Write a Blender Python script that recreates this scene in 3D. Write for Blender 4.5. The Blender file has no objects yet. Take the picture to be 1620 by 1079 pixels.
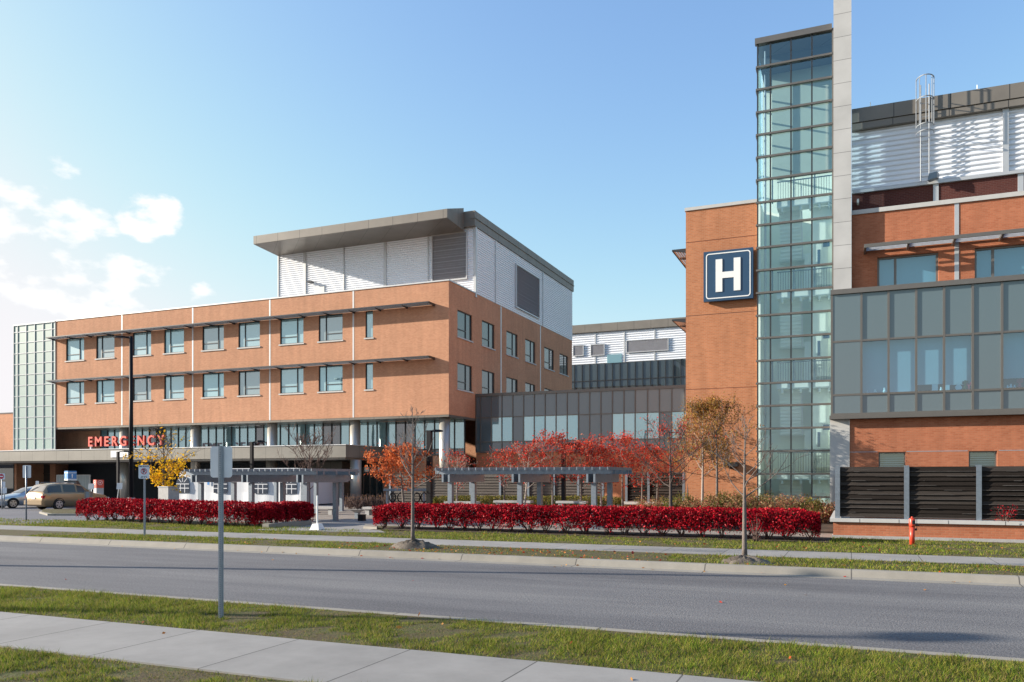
import bpy, math, random
import numpy as np
from mathutils import Vector, Matrix

S = bpy.context.scene
COL = S.collection
R = math.radians

# ---------------------------------------------------------------- camera
EYE, FOC, TH, HOR = 2.1, 1290.0, R(22.6), 756.0      # eye height, focal length in photo pixels, heading, horizon row
CT, ST = math.cos(TH), math.sin(TH)
cam_d = bpy.data.cameras.new("camera")
cam = bpy.data.objects.new("camera", cam_d)
COL.objects.link(cam)
cam.location = (0, 0, EYE)
cam.rotation_euler = (R(90), 0, TH)
cam_d.sensor_width = 36
cam_d.lens = 36 * FOC / 1620
cam_d.shift_y = (HOR - 539.5) / 1620
cam_d.clip_start, cam_d.clip_end = 0.1, 3000
S.camera = cam

# ---------------------------------------------------------------- sun and sky
SUN_EL = R(18.5)
SUN_AZ = Vector((-0.962, -0.272, 0)).normalized()
SUN = Vector((SUN_AZ.x * math.cos(SUN_EL), SUN_AZ.y * math.cos(SUN_EL), math.sin(SUN_EL)))
sl = bpy.data.lights.new("sun", "SUN")
sl.energy, sl.angle, sl.color = 4.6, R(0.53), (1.0, 0.9, 0.76)
sun = bpy.data.objects.new("sun", sl)
COL.objects.link(sun)
sun.rotation_euler = (-SUN).to_track_quat('-Z', 'Y').to_euler()
S.view_settings.view_transform = 'Standard'
S.view_settings.look = 'None'
S.view_settings.exposure = 1.30
S.view_settings.gamma = 1.0

W = bpy.data.worlds.new("World")
S.world = W
W.use_nodes = True
wt = W.node_tree
wt.nodes.clear()


def wn(kind, **kw):
    n = wt.nodes.new(kind)
    for k, v in kw.items():
        setattr(n, k, v)
    return n


sky = wn('ShaderNodeTexSky', sky_type='NISHITA', sun_disc=False)
sky.sun_elevation = SUN_EL
sky.sun_rotation = math.atan2(SUN_AZ.x, SUN_AZ.y)
sky.altitude, sky.air_density, sky.dust_density, sky.ozone_density = 100, 1.0, 1.7, 2.0
tc = wn('ShaderNodeTexCoord')


def world_dir(px, py):
    a, b = (px - 810) / FOC, (HOR - py) / FOC
    return Vector((a * CT - ST, a * ST + CT, b)).normalized()


def cloud_mask(center, half_in, half_out):
    d = wn('ShaderNodeVectorMath', operation='DOT_PRODUCT')
    wt.links.new(tc.outputs['Generated'], d.inputs[0])
    d.inputs[1].default_value = center
    m = wn('ShaderNodeMapRange', interpolation_type='SMOOTHSTEP')
    wt.links.new(d.outputs['Value'], m.inputs['Value'])
    m.inputs['From Min'].default_value = math.cos(R(half_out))
    m.inputs['From Max'].default_value = math.cos(R(half_in))
    return m


mp = wn('ShaderNodeMapping')
mp.inputs['Scale'].default_value = (1.0, 1.0, 1.9)
mp.inputs['Location'].default_value = (0.32, 0.11, 0.05)
wt.links.new(tc.outputs['Generated'], mp.inputs['Vector'])
nz = wn('ShaderNodeTexNoise')
nz.inputs['Scale'].default_value, nz.inputs['Detail'].default_value = 12.0, 10.0
nz.inputs['Roughness'].default_value = 0.52
wt.links.new(mp.outputs['Vector'], nz.inputs['Vector'])
masks = [cloud_mask(world_dir(70, 380), 2.0, 6.5), cloud_mask(world_dir(215, 480), 1.5, 6.0),
         cloud_mask(world_dir(232, 335), 0.0, 3.4)]
acc = masks[0].outputs[0]
for m in masks[1:]:
    x = wn('ShaderNodeMath', operation='MAXIMUM')
    wt.links.new(acc, x.inputs[0])
    wt.links.new(m.outputs[0], x.inputs[1])
    acc = x.outputs[0]
ad = wn('ShaderNodeMath', operation='MULTIPLY_ADD')
wt.links.new(acc, ad.inputs[0])
ad.inputs[1].default_value = 0.34
wt.links.new(nz.outputs['Fac'], ad.inputs[2])
cr = wn('ShaderNodeMapRange', interpolation_type='SMOOTHSTEP')
cr.inputs['From Min'].default_value, cr.inputs['From Max'].default_value = 0.75, 0.86
wt.links.new(ad.outputs[0], cr.inputs['Value'])
hs = wn('ShaderNodeHueSaturation')
hs.inputs['Saturation'].default_value = 1.10
hs.inputs['Value'].default_value = 1.0
wt.links.new(sky.outputs[0], hs.inputs['Color'])
mx = wn('ShaderNodeMix', data_type='RGBA')
wt.links.new(cr.outputs[0], mx.inputs['Factor'])
# the glare round the sun is held below the brightness of white cloud, as haze does
sp_ = wn('ShaderNodeSeparateColor')
wt.links.new(hs.outputs[0], sp_.inputs[0])
jn_ = wn('ShaderNodeCombineColor')
SOFT = 2.75
for ch in range(3):
    q = sp_.outputs[ch]
    steps = (('DIVIDE', SOFT), ('POWER', 7.0), ('ADD', 1.0), ('POWER', 1 / 7))
    for op, val in steps:
        nd = wn('ShaderNodeMath', operation=op)
        wt.links.new(q, nd.inputs[0])
        nd.inputs[1].default_value = val
        q = nd.outputs[0]
    nd = wn('ShaderNodeMath', operation='DIVIDE')
    wt.links.new(sp_.outputs[ch], nd.inputs[0])
    wt.links.new(q, nd.inputs[1])
    tn_ = wn('ShaderNodeMath', operation='MULTIPLY')
    wt.links.new(nd.outputs[0], tn_.inputs[0])
    tn_.inputs[1].default_value = (1.0, 0.972, 1.0)[ch]
    wt.links.new(tn_.outputs[0], jn_.inputs[ch])
wt.links.new(jn_.outputs[0], mx.inputs['A'])
mx.inputs['B'].default_value = (3.1, 3.1, 3.1, 1)
bg = wn('ShaderNodeBackground')
bg.inputs['Strength'].default_value = 0.142
wt.links.new(mx.outputs['Result'], bg.inputs['Color'])
wo = wn('ShaderNodeOutputWorld')
wt.links.new(bg.outputs[0], wo.inputs['Surface'])


# ---------------------------------------------------------------- where photo rows and columns lie on real planes
def ray(px):
    a = (px - 810) / FOC
    return a * CT - ST, a * ST + CT


def fx(px, Y):
    dx, dy = ray(px)
    return dx * Y / dy


def fz(px, py, Y):
    return EYE + (HOR - py) / FOC * Y / ray(px)[1]


def sy(px, X):
    dx, dy = ray(px)
    return dy * X / dx


def sz(px, py, X):
    return EYE + (HOR - py) / FOC * X / ray(px)[0]


GZ = 0.14                                             # level of pavements and lawns above the road


def gp(px, py, z=GZ):
    d = FOC * (EYE - z) / (py - HOR)
    dx, dy = ray(px)
    return dx * d, dy * d


def at(px, d):
    dx, dy = ray(px)
    return dx * d, dy * d


# ---------------------------------------------------------------- materials
def srgb(r, g, b):
    f = lambda c: (c / 255 / 12.92) if c <= 10 else ((c / 255 + 0.055) / 1.055) ** 2.4
    return f(r), f(g), f(b)


class Nodes:
    def __init__(s, name):
        s.m = bpy.data.materials.new(name)
        s.m.use_nodes = True
        s.t = s.m.node_tree
        s.t.nodes.clear()
        s.out = s.n('ShaderNodeOutputMaterial')

    def n(s, kind, ins=None, **kw):
        n = s.t.nodes.new(kind)
        for k, v in kw.items():
            setattr(n, k, v)
        for k, v in (ins or {}).items():
            if isinstance(v, bpy.types.NodeSocket):
                s.t.links.new(v, n.inputs[k])
            else:
                n.inputs[k].default_value = v
        return n

    def coords(s, kind='Object'):
        return s.n('ShaderNodeTexCoord').outputs[kind]

    def done(s, shader):
        s.t.links.new(shader, s.out.inputs['Surface'])
        return s.m


def c4(c):
    return (c[0], c[1], c[2], 1)


def plain(name, col, rough=0.6, metal=0.0, var=0.12, scale=3.0, bump=0.0, bscale=40.0, spec=0.5, stretch=None):
    k = Nodes(name)
    co = k.coords()
    if stretch:
        co = k.n('ShaderNodeMapping', {'Vector': co, 'Scale': stretch}).outputs[0]
    nz = k.n('ShaderNodeTexNoise', {'Vector': co, 'Scale': scale, 'Detail': 5.0, 'Roughness': 0.62})
    dark = tuple(max(0, c * (1 - 2.2 * var)) for c in col)
    lite = tuple(c * (1 + 2.2 * var) for c in col)
    rp = k.n('ShaderNodeMix', {'Factor': nz.outputs['Fac'], 'A': c4(dark), 'B': c4(lite)}, data_type='RGBA')
    p = k.n('ShaderNodeBsdfPrincipled', {'Base Color': rp.outputs['Result'], 'Roughness': rough, 'Metallic': metal,
                                         'Specular IOR Level': spec})
    if bump:
        nb = k.n('ShaderNodeTexNoise', {'Vector': co, 'Scale': bscale, 'Detail': 4.0})
        b = k.n('ShaderNodeBump', {'Height': nb.outputs['Fac'], 'Strength': bump, 'Distance': 0.02})
        k.t.links.new(b.outputs[0], p.inputs['Normal'])
    return k.done(p.outputs[0])


def wall_vec(k):
    """(x + y, z) so that courses run level on walls facing either way"""
    sp = k.n('ShaderNodeSeparateXYZ', {'Vector': k.coords()})
    a = k.n('ShaderNodeMath', {0: sp.outputs[0], 1: sp.outputs[1]}, operation='ADD')
    return k.n('ShaderNodeCombineXYZ', {'X': a.outputs[0], 'Y': sp.outputs[2], 'Z': 0.0}).outputs[0]


def brickwork(name, c1, c2, mortar, w=0.21, h=0.076, ms=0.011, offs=0.5, var=0.3):
    k = Nodes(name)
    v = wall_vec(k)
    b = k.n('ShaderNodeTexBrick', {'Vector': v, 'Color1': c4(c1), 'Color2': c4(c2), 'Mortar': c4(mortar), 'Scale': 1.0,
                                   'Mortar Size': ms, 'Mortar Smooth': 0.3, 'Bias': 0.0, 'Brick Width': w, 'Row Height': h})
    b.offset = offs
    big = k.n('ShaderNodeTexNoise', {'Vector': v, 'Scale': 0.35, 'Detail': 6.0, 'Roughness': 0.65})
    st = k.n('ShaderNodeMapping', {'Vector': v, 'Scale': (2.2, 0.25, 1)})
    streak = k.n('ShaderNodeTexNoise', {'Vector': st.outputs[0], 'Scale': 1.0, 'Detail': 4.0})
    sm = k.n('ShaderNodeMath', {0: big.outputs['Fac'], 1: streak.outputs['Fac']}, operation='ADD')
    mr = k.n('ShaderNodeMapRange', {'Value': sm.outputs[0], 'From Min': 0.6, 'From Max': 1.4, 'To Min': 1 - var, 'To Max': 1 + var})
    mu = k.n('ShaderNodeMix', {'Factor': 1.0, 'A': b.outputs['Color'], 'B': mr.outputs[0]}, data_type='RGBA', blend_type='MULTIPLY')
    p = k.n('ShaderNodeBsdfPrincipled', {'Base Color': mu.outputs['Result'], 'Roughness': 0.85, 'Specular IOR Level': 0.2})
    bp = k.n('ShaderNodeBump', {'Height': b.outputs['Fac'], 'Strength': 0.35, 'Distance': -0.01})
    k.t.links.new(bp.outputs[0], p.inputs['Normal'])
    return k.done(p.outputs[0])


def panelled(name, col, seam, w, h, ms=0.02, rough=0.45, metal=0.3, var=0.05, offs=0.0):
    k = Nodes(name)
    v = wall_vec(k)
    lo = tuple(c * (1 - var) for c in col)
    b = k.n('ShaderNodeTexBrick', {'Vector': v, 'Color1': c4(col), 'Color2': c4(lo), 'Mortar': c4(seam), 'Scale': 1.0,
                                   'Mortar Size': ms, 'Mortar Smooth': 0.1, 'Brick Width': w, 'Row Height': h})
    b.offset = offs
    nz = k.n('ShaderNodeTexNoise', {'Vector': k.coords(), 'Scale': 0.8, 'Detail': 6.0})
    mr = k.n('ShaderNodeMapRange', {'Value': nz.outputs['Fac'], 'From Min': 0.25, 'From Max': 0.75, 'To Min': 0.86, 'To Max': 1.12})
    mu = k.n('ShaderNodeMix', {'Factor': 1.0, 'A': b.outputs['Color'], 'B': mr.outputs[0]}, data_type='RGBA', blend_type='MULTIPLY')
    p = k.n('ShaderNodeBsdfPrincipled', {'Base Color': mu.outputs['Result'], 'Roughness': rough, 'Metallic': metal})
    return k.done(p.outputs[0])


def glazing(name, body, gloss, tint=(0.95, 0.98, 1.0), see=0.0, wavy=0.004):
    """coated glass: a mirror share over a dark body, or over clear glass when see > 0"""
    k = Nodes(name)
    nz = k.n('ShaderNodeTexNoise', {'Vector': k.coords(), 'Scale': 0.9, 'Detail': 1.0})
    bp = k.n('ShaderNodeBump', {'Height': nz.outputs['Fac'], 'Strength': 0.5, 'Distance': wavy})
    g = k.n('ShaderNodeBsdfGlossy', {'Color': c4(tint), 'Roughness': 0.015, 'Normal': bp.outputs[0]})
    if see > 0:
        base = k.n('ShaderNodeBsdfTransparent', {'Color': c4(body)})
    else:
        base = k.n('ShaderNodeBsdfPrincipled', {'Base Color': c4(body), 'Roughness': 0.5})
    lw = k.n('ShaderNodeLayerWeight', {'Blend': 0.5})
    pw = k.n('ShaderNodeMath', {0: lw.outputs['Facing'], 1: 5.0}, operation='POWER')
    ad = k.n('ShaderNodeMath', {0: pw.outputs[0], 1: 1 - gloss, 2: gloss}, operation='MULTIPLY_ADD', use_clamp=True)
    m = k.n('ShaderNodeMixShader', {0: ad.outputs[0], 1: base.outputs[0], 2: g.outputs[0]})
    return k.done(m.outputs[0])


def leafy(name, col, rough=0.55, trans=0.35):
    k = Nodes(name)
    nz = k.n('ShaderNodeTexNoise', {'Vector': k.coords(), 'Scale': 2.3, 'Detail': 3.0})
    hv = k.n('ShaderNodeHueSaturation', {'Color': c4(col), 'Value': k.n('ShaderNodeMapRange', {
        'Value': nz.outputs['Fac'], 'From Min': 0.3, 'From Max': 0.7, 'To Min': 0.75, 'To Max': 1.25}).outputs[0]})
    d = k.n('ShaderNodeBsdfPrincipled', {'Base Color': hv.outputs[0], 'Roughness': rough, 'Specular IOR Level': 0.06})
    t = k.n('ShaderNodeBsdfTranslucent', {'Color': hv.outputs[0]})
    m = k.n('ShaderNodeMixShader', {0: trans, 1: d.outputs[0], 2: t.outputs[0]})
    return k.done(m.outputs[0])


def ground_mix(name, cols, scale, rough=0.95, bump=0.4, bscale=60, fine=None, stretch=None, grain=0.28):
    """three base colours in patches, plus a fine grain"""
    k = Nodes(name)
    co = k.coords()
    cs = k.n('ShaderNodeMapping', {'Vector': co, 'Scale': stretch}).outputs[0] if stretch else co
    n1 = k.n('ShaderNodeTexNoise', {'Vector': cs, 'Scale': scale, 'Detail': 8.0, 'Roughness': 0.68})
    rp = k.n('ShaderNodeValToRGB', {'Fac': n1.outputs['Fac']})
    e = rp.color_ramp.elements
    e[0].position, e[0].color = 0.36, c4(cols[0])
    e[1].position, e[1].color = 0.64, c4(cols[2])
    m = e.new(0.5)
    m.color = c4(cols[1])
    n2 = k.n('ShaderNodeTexNoise', {'Vector': co, 'Scale': fine or bscale, 'Detail': 3.0, 'Roughness': 0.7})
    mr = k.n('ShaderNodeMapRange', {'Value': n2.outputs['Fac'], 'From Min': 0.3, 'From Max': 0.7, 'To Min': 1 - grain, 'To Max': 1 + grain})
    mu = k.n('ShaderNodeMix', {'Factor': 1.0, 'A': rp.outputs[0], 'B': mr.outputs[0]}, data_type='RGBA', blend_type='MULTIPLY')
    p = k.n('ShaderNodeBsdfPrincipled', {'Base Color': mu.outputs['Result'], 'Roughness': rough, 'Specular IOR Level': 0.25})
    nb = k.n('ShaderNodeTexNoise', {'Vector': co, 'Scale': bscale, 'Detail': 5.0})
    b = k.n('ShaderNodeBump', {'Height': nb.outputs['Fac'], 'Strength': bump, 'Distance': 0.015})
    k.t.links.new(b.outputs[0], p.inputs['Normal'])
    return k.done(p.outputs[0])


def paving(name, col, seam, w, h, ms=0.006, rough=0.85, var=0.10, offs=0.0):
    """flat slabs seen from above: joints in x and y"""
    k = Nodes(name)
    co = k.coords()
    b = k.n('ShaderNodeTexBrick', {'Vector': co, 'Color1': c4(col), 'Color2': c4(tuple(c * (1 - var) for c in col)),
                                   'Mortar': c4(seam), 'Scale': 1.0, 'Mortar Size': ms, 'Mortar Smooth': 0.2,
                                   'Brick Width': w, 'Row Height': h})
    b.offset = offs
    nz = k.n('ShaderNodeTexNoise', {'Vector': co, 'Scale': 1.1, 'Detail': 9.0, 'Roughness': 0.7})
    mr = k.n('ShaderNodeMapRange', {'Value': nz.outputs['Fac'], 'From Min': 0.25, 'From Max': 0.75, 'To Min': 0.8, 'To Max': 1.16})
    mu = k.n('ShaderNodeMix', {'Factor': 1.0, 'A': b.outputs['Color'], 'B': mr.outputs[0]}, data_type='RGBA', blend_type='MULTIPLY')
    p = k.n('ShaderNodeBsdfPrincipled', {'Base Color': mu.outputs['Result'], 'Roughness': rough, 'Specular IOR Level': 0.3})
    nb = k.n('ShaderNodeTexNoise', {'Vector': co, 'Scale': 90.0, 'Detail': 3.0})
    bp = k.n('ShaderNodeBump', {'Height': nb.outputs['Fac'], 'Strength': 0.2, 'Distance': 0.004})
    k.t.links.new(bp.outputs[0], p.inputs['Normal'])
    return k.done(p.outputs[0])


M = {}
M['brick'] = brickwork('orange brick', (0.485, 0.195, 0.094), (0.395, 0.148, 0.068), (0.42, 0.22, 0.13), var=0.19)
M['brick_tan'] = brickwork('pale orange brick', (0.56, 0.278, 0.166), (0.475, 0.218, 0.126), (0.46, 0.27, 0.17), var=0.16)
M['brick_red'] = brickwork('red orange brick', (0.44, 0.160, 0.085), (0.36, 0.118, 0.060), (0.38, 0.165, 0.095), var=0.19)
M['brick_dark'] = brickwork('maroon brick', (0.095, 0.030, 0.024), (0.075, 0.024, 0.02), (0.10, 0.05, 0.045), var=0.15)
M['ribbed'] = plain('ribbed silver siding', (0.76, 0.79, 0.84), 0.45, 0.08, 0.02, 0.6)
M['trim'] = plain('pale metal trim', (0.50, 0.51, 0.52), 0.45, 0.4, 0.04)
M['fascia'] = panelled('grey fascia panels', (0.19, 0.172, 0.150), (0.03, 0.03, 0.03), 2.3, 40, 0.018, 0.5, 0.08)
M['soffit'] = panelled('grey soffit panels', (0.20, 0.18, 0.155), (0.05, 0.045, 0.04), 2.3, 40, 0.018, 0.35, 0.35)
M['canopy'] = panelled('beige grey canopy panels', (0.195, 0.184, 0.162), (0.06, 0.056, 0.05), 1.55, 40, 0.014, 0.45, 0.2)
M['louver'] = plain('grey louvre blades', (0.50, 0.50, 0.53), 0.5, 0.5, 0.06)
M['concrete'] = panelled('pale concrete panels', (0.46, 0.46, 0.455), (0.16, 0.16, 0.16), 30, 1.07, 0.012, 0.8, 0.0)
M['coping'] = plain('white stone coping', (0.48, 0.475, 0.46), 0.7, 0.0, 0.07)
M['frame'] = plain('dark bronze frames', (0.05, 0.052, 0.056), 0.4, 0.5, 0.05)
M['mullion'] = plain('brown grey mullions', (0.17, 0.155, 0.14), 0.42, 0.5, 0.05)
M['spandrel'] = glazing('grey spandrel panel', (0.086, 0.122, 0.136), 0.07, wavy=0.002)
M['spandrel_lt'] = glazing('grey green spandrel panel', (0.135, 0.152, 0.150), 0.07, wavy=0.002)
M['dark_glass'] = glazing('dark curtain glass', (0.012, 0.028, 0.034), 0.16)
M['sky_glass'] = glazing('pale reflecting glass', (0.15, 0.29, 0.335), 0.34, (0.72, 0.97, 1.0))
M['sky_glass2'] = glazing('blue reflecting glass', (0.19, 0.35, 0.39), 0.30, (0.66, 0.95, 1.0))
M['sky_glass3'] = glazing('grey reflecting glass', (0.07, 0.13, 0.145), 0.33, (0.76, 0.95, 0.98))
M['shade_glass'] = glazing('window glass toned as shade', (0.025, 0.035, 0.036), 0.10, (0.85, 0.95, 1.0))  # darker copy of the window glass, shade of its wall put into tone
M['green_glass'] = glazing('pale green reflecting glass', (0.17, 0.26, 0.23), 0.09, (0.8, 0.97, 0.97))
M['clear_glass'] = glazing('clear stair glass', (0.78, 0.93, 0.99), 0.16, (0.70, 0.92, 1.0), see=1)
M['office_glass'] = glazing('blue office glass', (0.50, 0.76, 0.88), 0.20, (0.8, 0.93, 1.0), see=1)
M['blind'] = plain('pale roller blind', (0.42, 0.47, 0.50), 0.9, 0, 0.03, 0.7)
M['inside'] = plain('cream interior paint', (0.88, 0.88, 0.76), 0.8, 0, 0.04, 0.6)
M['inside2'] = plain('pale stair paint', (0.86, 0.88, 0.80), 0.75, 0, 0.05, 0.6)
M['room_grey'] = plain('grey green lift room wall', (0.40, 0.43, 0.36), 0.8, 0, 0.05, 0.6)
M['door_in'] = plain('cream door', (0.75, 0.76, 0.66), 0.6, 0, 0.04)
M['room_dark'] = plain('dark tone for unlit rooms', (0.06, 0.07, 0.08), 0.9, 0, 0.1)  # dark colour stands in for missing light in deep spaces
M['rail'] = plain('blue grey railing', (0.10, 0.13, 0.16), 0.5, 0.5, 0.05)
M['galv'] = plain('galvanised steel', (0.20, 0.235, 0.275), 0.5, 0.5, 0.18, 14.0)
M['galv_pale'] = plain('pale grey painted steel', (0.30, 0.325, 0.355), 0.5, 0.2, 0.12, 9.0)
M['column'] = plain('brushed column cladding', (0.44, 0.42, 0.38), 0.38, 0.55, 0.05, 1.2)
M['black'] = plain('black paint', (0.008, 0.008, 0.011), 0.5, 0.0, 0.05, spec=0.2)
M['wood_dark'] = plain('weathered dark boards', (0.020, 0.016, 0.014), 0.85, 0.0, 0.30, 2.0, 0.6, 30, 0.10, (0.5, 1, 14))
M['wood_mid'] = plain('greyer dark boards', (0.042, 0.035, 0.031), 0.85, 0.0, 0.30, 2.0, 0.6, 30, 0.15, (0.5, 1, 14))
M['wood_highlight'] = plain('painted board edge highlight', (0.085, 0.077, 0.073), 0.8, 0.0, 0.35, 3.0, 0.4, 30, 0.3, (1, 1, 6))  # paler strips painted as light caught on the board edges
M['wood_grey'] = plain('weathered grey boards', (0.085, 0.072, 0.062), 0.8, 0.0, 0.25, 2.0, 0.5, 30, 0.3, (0.5, 1, 14))
M['red_letter'] = plain('red letter faces', (0.78, 0.115, 0.075), 0.4, 0, 0.02)
M['red_side'] = plain('dark red letter sides', (0.36, 0.015, 0.02), 0.4, 0, 0.02)
M['navy'] = plain('navy sign face', (0.022, 0.062, 0.125), 0.35, 0, 0.03)
M['white'] = plain('white paint', (0.78, 0.78, 0.77), 0.5, 0, 0.02)
M['tent'] = plain('white tent cloth', (0.56, 0.575, 0.60), 0.7, 0, 0.03, 1.0, 0.25, 1.6)
M['tarp'] = plain('blue white plastic sheet', (0.52, 0.58, 0.60), 0.5, 0, 0.08, 1.6)
M['tent_win'] = plain('dark tent window', (0.04, 0.05, 0.07), 0.2, 0, 0.1)
M['sign_back'] = plain('bare aluminium sign back', (0.66, 0.67, 0.69), 0.55, 0.1, 0.06, 4)
M['sign_white'] = plain('white reflective sign face', (0.62, 0.66, 0.72), 0.5, 0, 0.03)
M['sign_red'] = plain('sign red', (0.45, 0.02, 0.05), 0.5, 0, 0.03)
M['sign_blue'] = plain('sign blue', (0.05, 0.22, 0.50), 0.4, 0, 0.05)
M['sign_orange'] = plain('orange red pillar panel', (0.72, 0.10, 0.06), 0.4, 0, 0.03)
M['hyd_red'] = plain('red standpipe paint', (0.58, 0.055, 0.025), 0.4, 0, 0.08, 8)
M['stone'] = plain('grey stone', (0.36, 0.35, 0.34), 0.8, 0, 0.12, 6, 0.3)
M['bark'] = plain('grey brown bark', (0.135, 0.112, 0.10), 0.9, 0, 0.25, 9, 0.7, 30)
M['bark_dark'] = plain('dark bark', (0.065, 0.05, 0.045), 0.9, 0, 0.25, 9, 0.7, 30)
M['bark_pale'] = plain('pale bark', (0.30, 0.25, 0.22), 0.9, 0, 0.2, 9, 0.6, 30)
M['stem'] = plain('hedge stems', (0.10, 0.06, 0.05), 0.9, 0, 0.2, 9)
M['dirt'] = ground_mix('bare soil', ((0.06, 0.048, 0.038), (0.11, 0.092, 0.075), (0.18, 0.155, 0.13)), 2.2, bump=0.9, bscale=25)
M['grass'] = ground_mix('thin lawn', ((0.075, 0.055, 0.033), (0.085, 0.072, 0.033), (0.070, 0.080, 0.024)), 4.0, bump=1.0, bscale=30)
M['bed'] = ground_mix('dark mulch', ((0.030, 0.022, 0.018), (0.05, 0.038, 0.03), (0.085, 0.062, 0.045)), 3, bump=0.8, bscale=30)
M['asphalt'] = ground_mix('worn asphalt', ((0.106, 0.105, 0.112), (0.138, 0.137, 0.143), (0.172, 0.170, 0.172)), 0.5, 0.8, 0.8, 40, 26, (0.12, 1.0, 1), 0.42)
M['asphalt2'] = ground_mix('driveway asphalt', ((0.125, 0.128, 0.145), (0.140, 0.142, 0.158), (0.155, 0.157, 0.172)), 0.25, 0.85, 0.4, 55, 60)
M['walk'] = paving('concrete sidewalk', (0.262, 0.254, 0.244), (0.08, 0.078, 0.075), 1.55, 60, 0.010)
M['kerb'] = paving('concrete kerb', (0.265, 0.247, 0.215), (0.09, 0.085, 0.08), 3.05, 60, 0.014)
M['pavers'] = paving('tan pavers', (0.27, 0.235, 0.205), (0.14, 0.125, 0.11), 0.6, 0.3, 0.012, var=0.22, offs=0.5)
M['leaf_red'] = [leafy('crimson leaf', (0.27, 0.003, 0.012), .45, .15), leafy('bright red leaf', (0.42, 0.006, 0.017), .45, .15),
                 leafy('dark crimson leaf', (0.16, 0.003, 0.009), .45, .12), leafy('pink red leaf', (0.50, 0.028, 0.042), .45, .15)]
M['leaf_shade'] = leafy('inner crimson leaf painted as shade', (0.085, 0.006, 0.010), .6, .1)  # for inner leaves: the shade inside the hedge put into colour
M['leaf_maple'] = [leafy('scarlet maple leaf', (0.52, 0.032, 0.026)), leafy('orange red maple leaf', (0.55, 0.075, 0.040)),
                   leafy('dull red maple leaf', (0.30, 0.04, 0.032)), leafy('tan red maple leaf', (0.38, 0.14, 0.085))]
M['leaf_orange'] = [leafy('orange leaf', (0.52, 0.135, 0.040)), leafy('deep orange leaf', (0.42, 0.088, 0.03)), leafy('light orange leaf', (0.56, 0.20, 0.08))]
M['leaf_gold'] = [leafy('ochre leaf', (0.40, 0.20, 0.05)), leafy('brown leaf', (0.27, 0.12, 0.04)), leafy('olive gold leaf', (0.30, 0.20, 0.045)), leafy('tan leaf', (0.45, 0.24, 0.09))]
M['leaf_yellow'] = [leafy('yellow leaf', (0.82, 0.52, 0.02)), leafy('gold leaf', (0.70, 0.38, 0.02))]
M['leaf_green'] = [leafy('dark green leaf', (0.07, 0.085, 0.018)), leafy('olive leaf', (0.14, 0.13, 0.03)), leafy('green gold leaf', (0.22, 0.18, 0.04))]
M['leaf_garden'] = [leafy('garden green leaf', (0.10, 0.13, 0.035)), leafy('dry garden leaf', (0.30, 0.19, 0.09)), leafy('faded pink leaf', (0.32, 0.12, 0.08)), leafy('straw leaf', (0.36, 0.29, 0.15))]
M['blade'] = [leafy('green grass blade', (0.130, 0.195, 0.020), 0.6), leafy('yellow green blade', (0.245, 0.245, 0.040), 0.6),
              leafy('dark green blade', (0.07, 0.12, 0.02), 0.6), leafy('dry straw blade', (0.26, 0.20, 0.08), 0.7)]

# ---------------------------------------------------------------- mesh building
ROOT = {}


def tag(o, label=None, cat=None, group=None, kind=None):
    if label: o['label'] = label
    if cat: o['category'] = cat
    if group: o['group'] = group
    if kind: o['kind'] = kind
    return o


def thing(name, label, cat, loc=(0, 0, 0), group=None):
    o = bpy.data.objects.new(name, None)
    COL.objects.link(o)
    o.location = loc
    o.empty_display_size = 0.3
    ROOT[o.name] = Vector(loc)
    return tag(o, label, cat, group)


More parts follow.
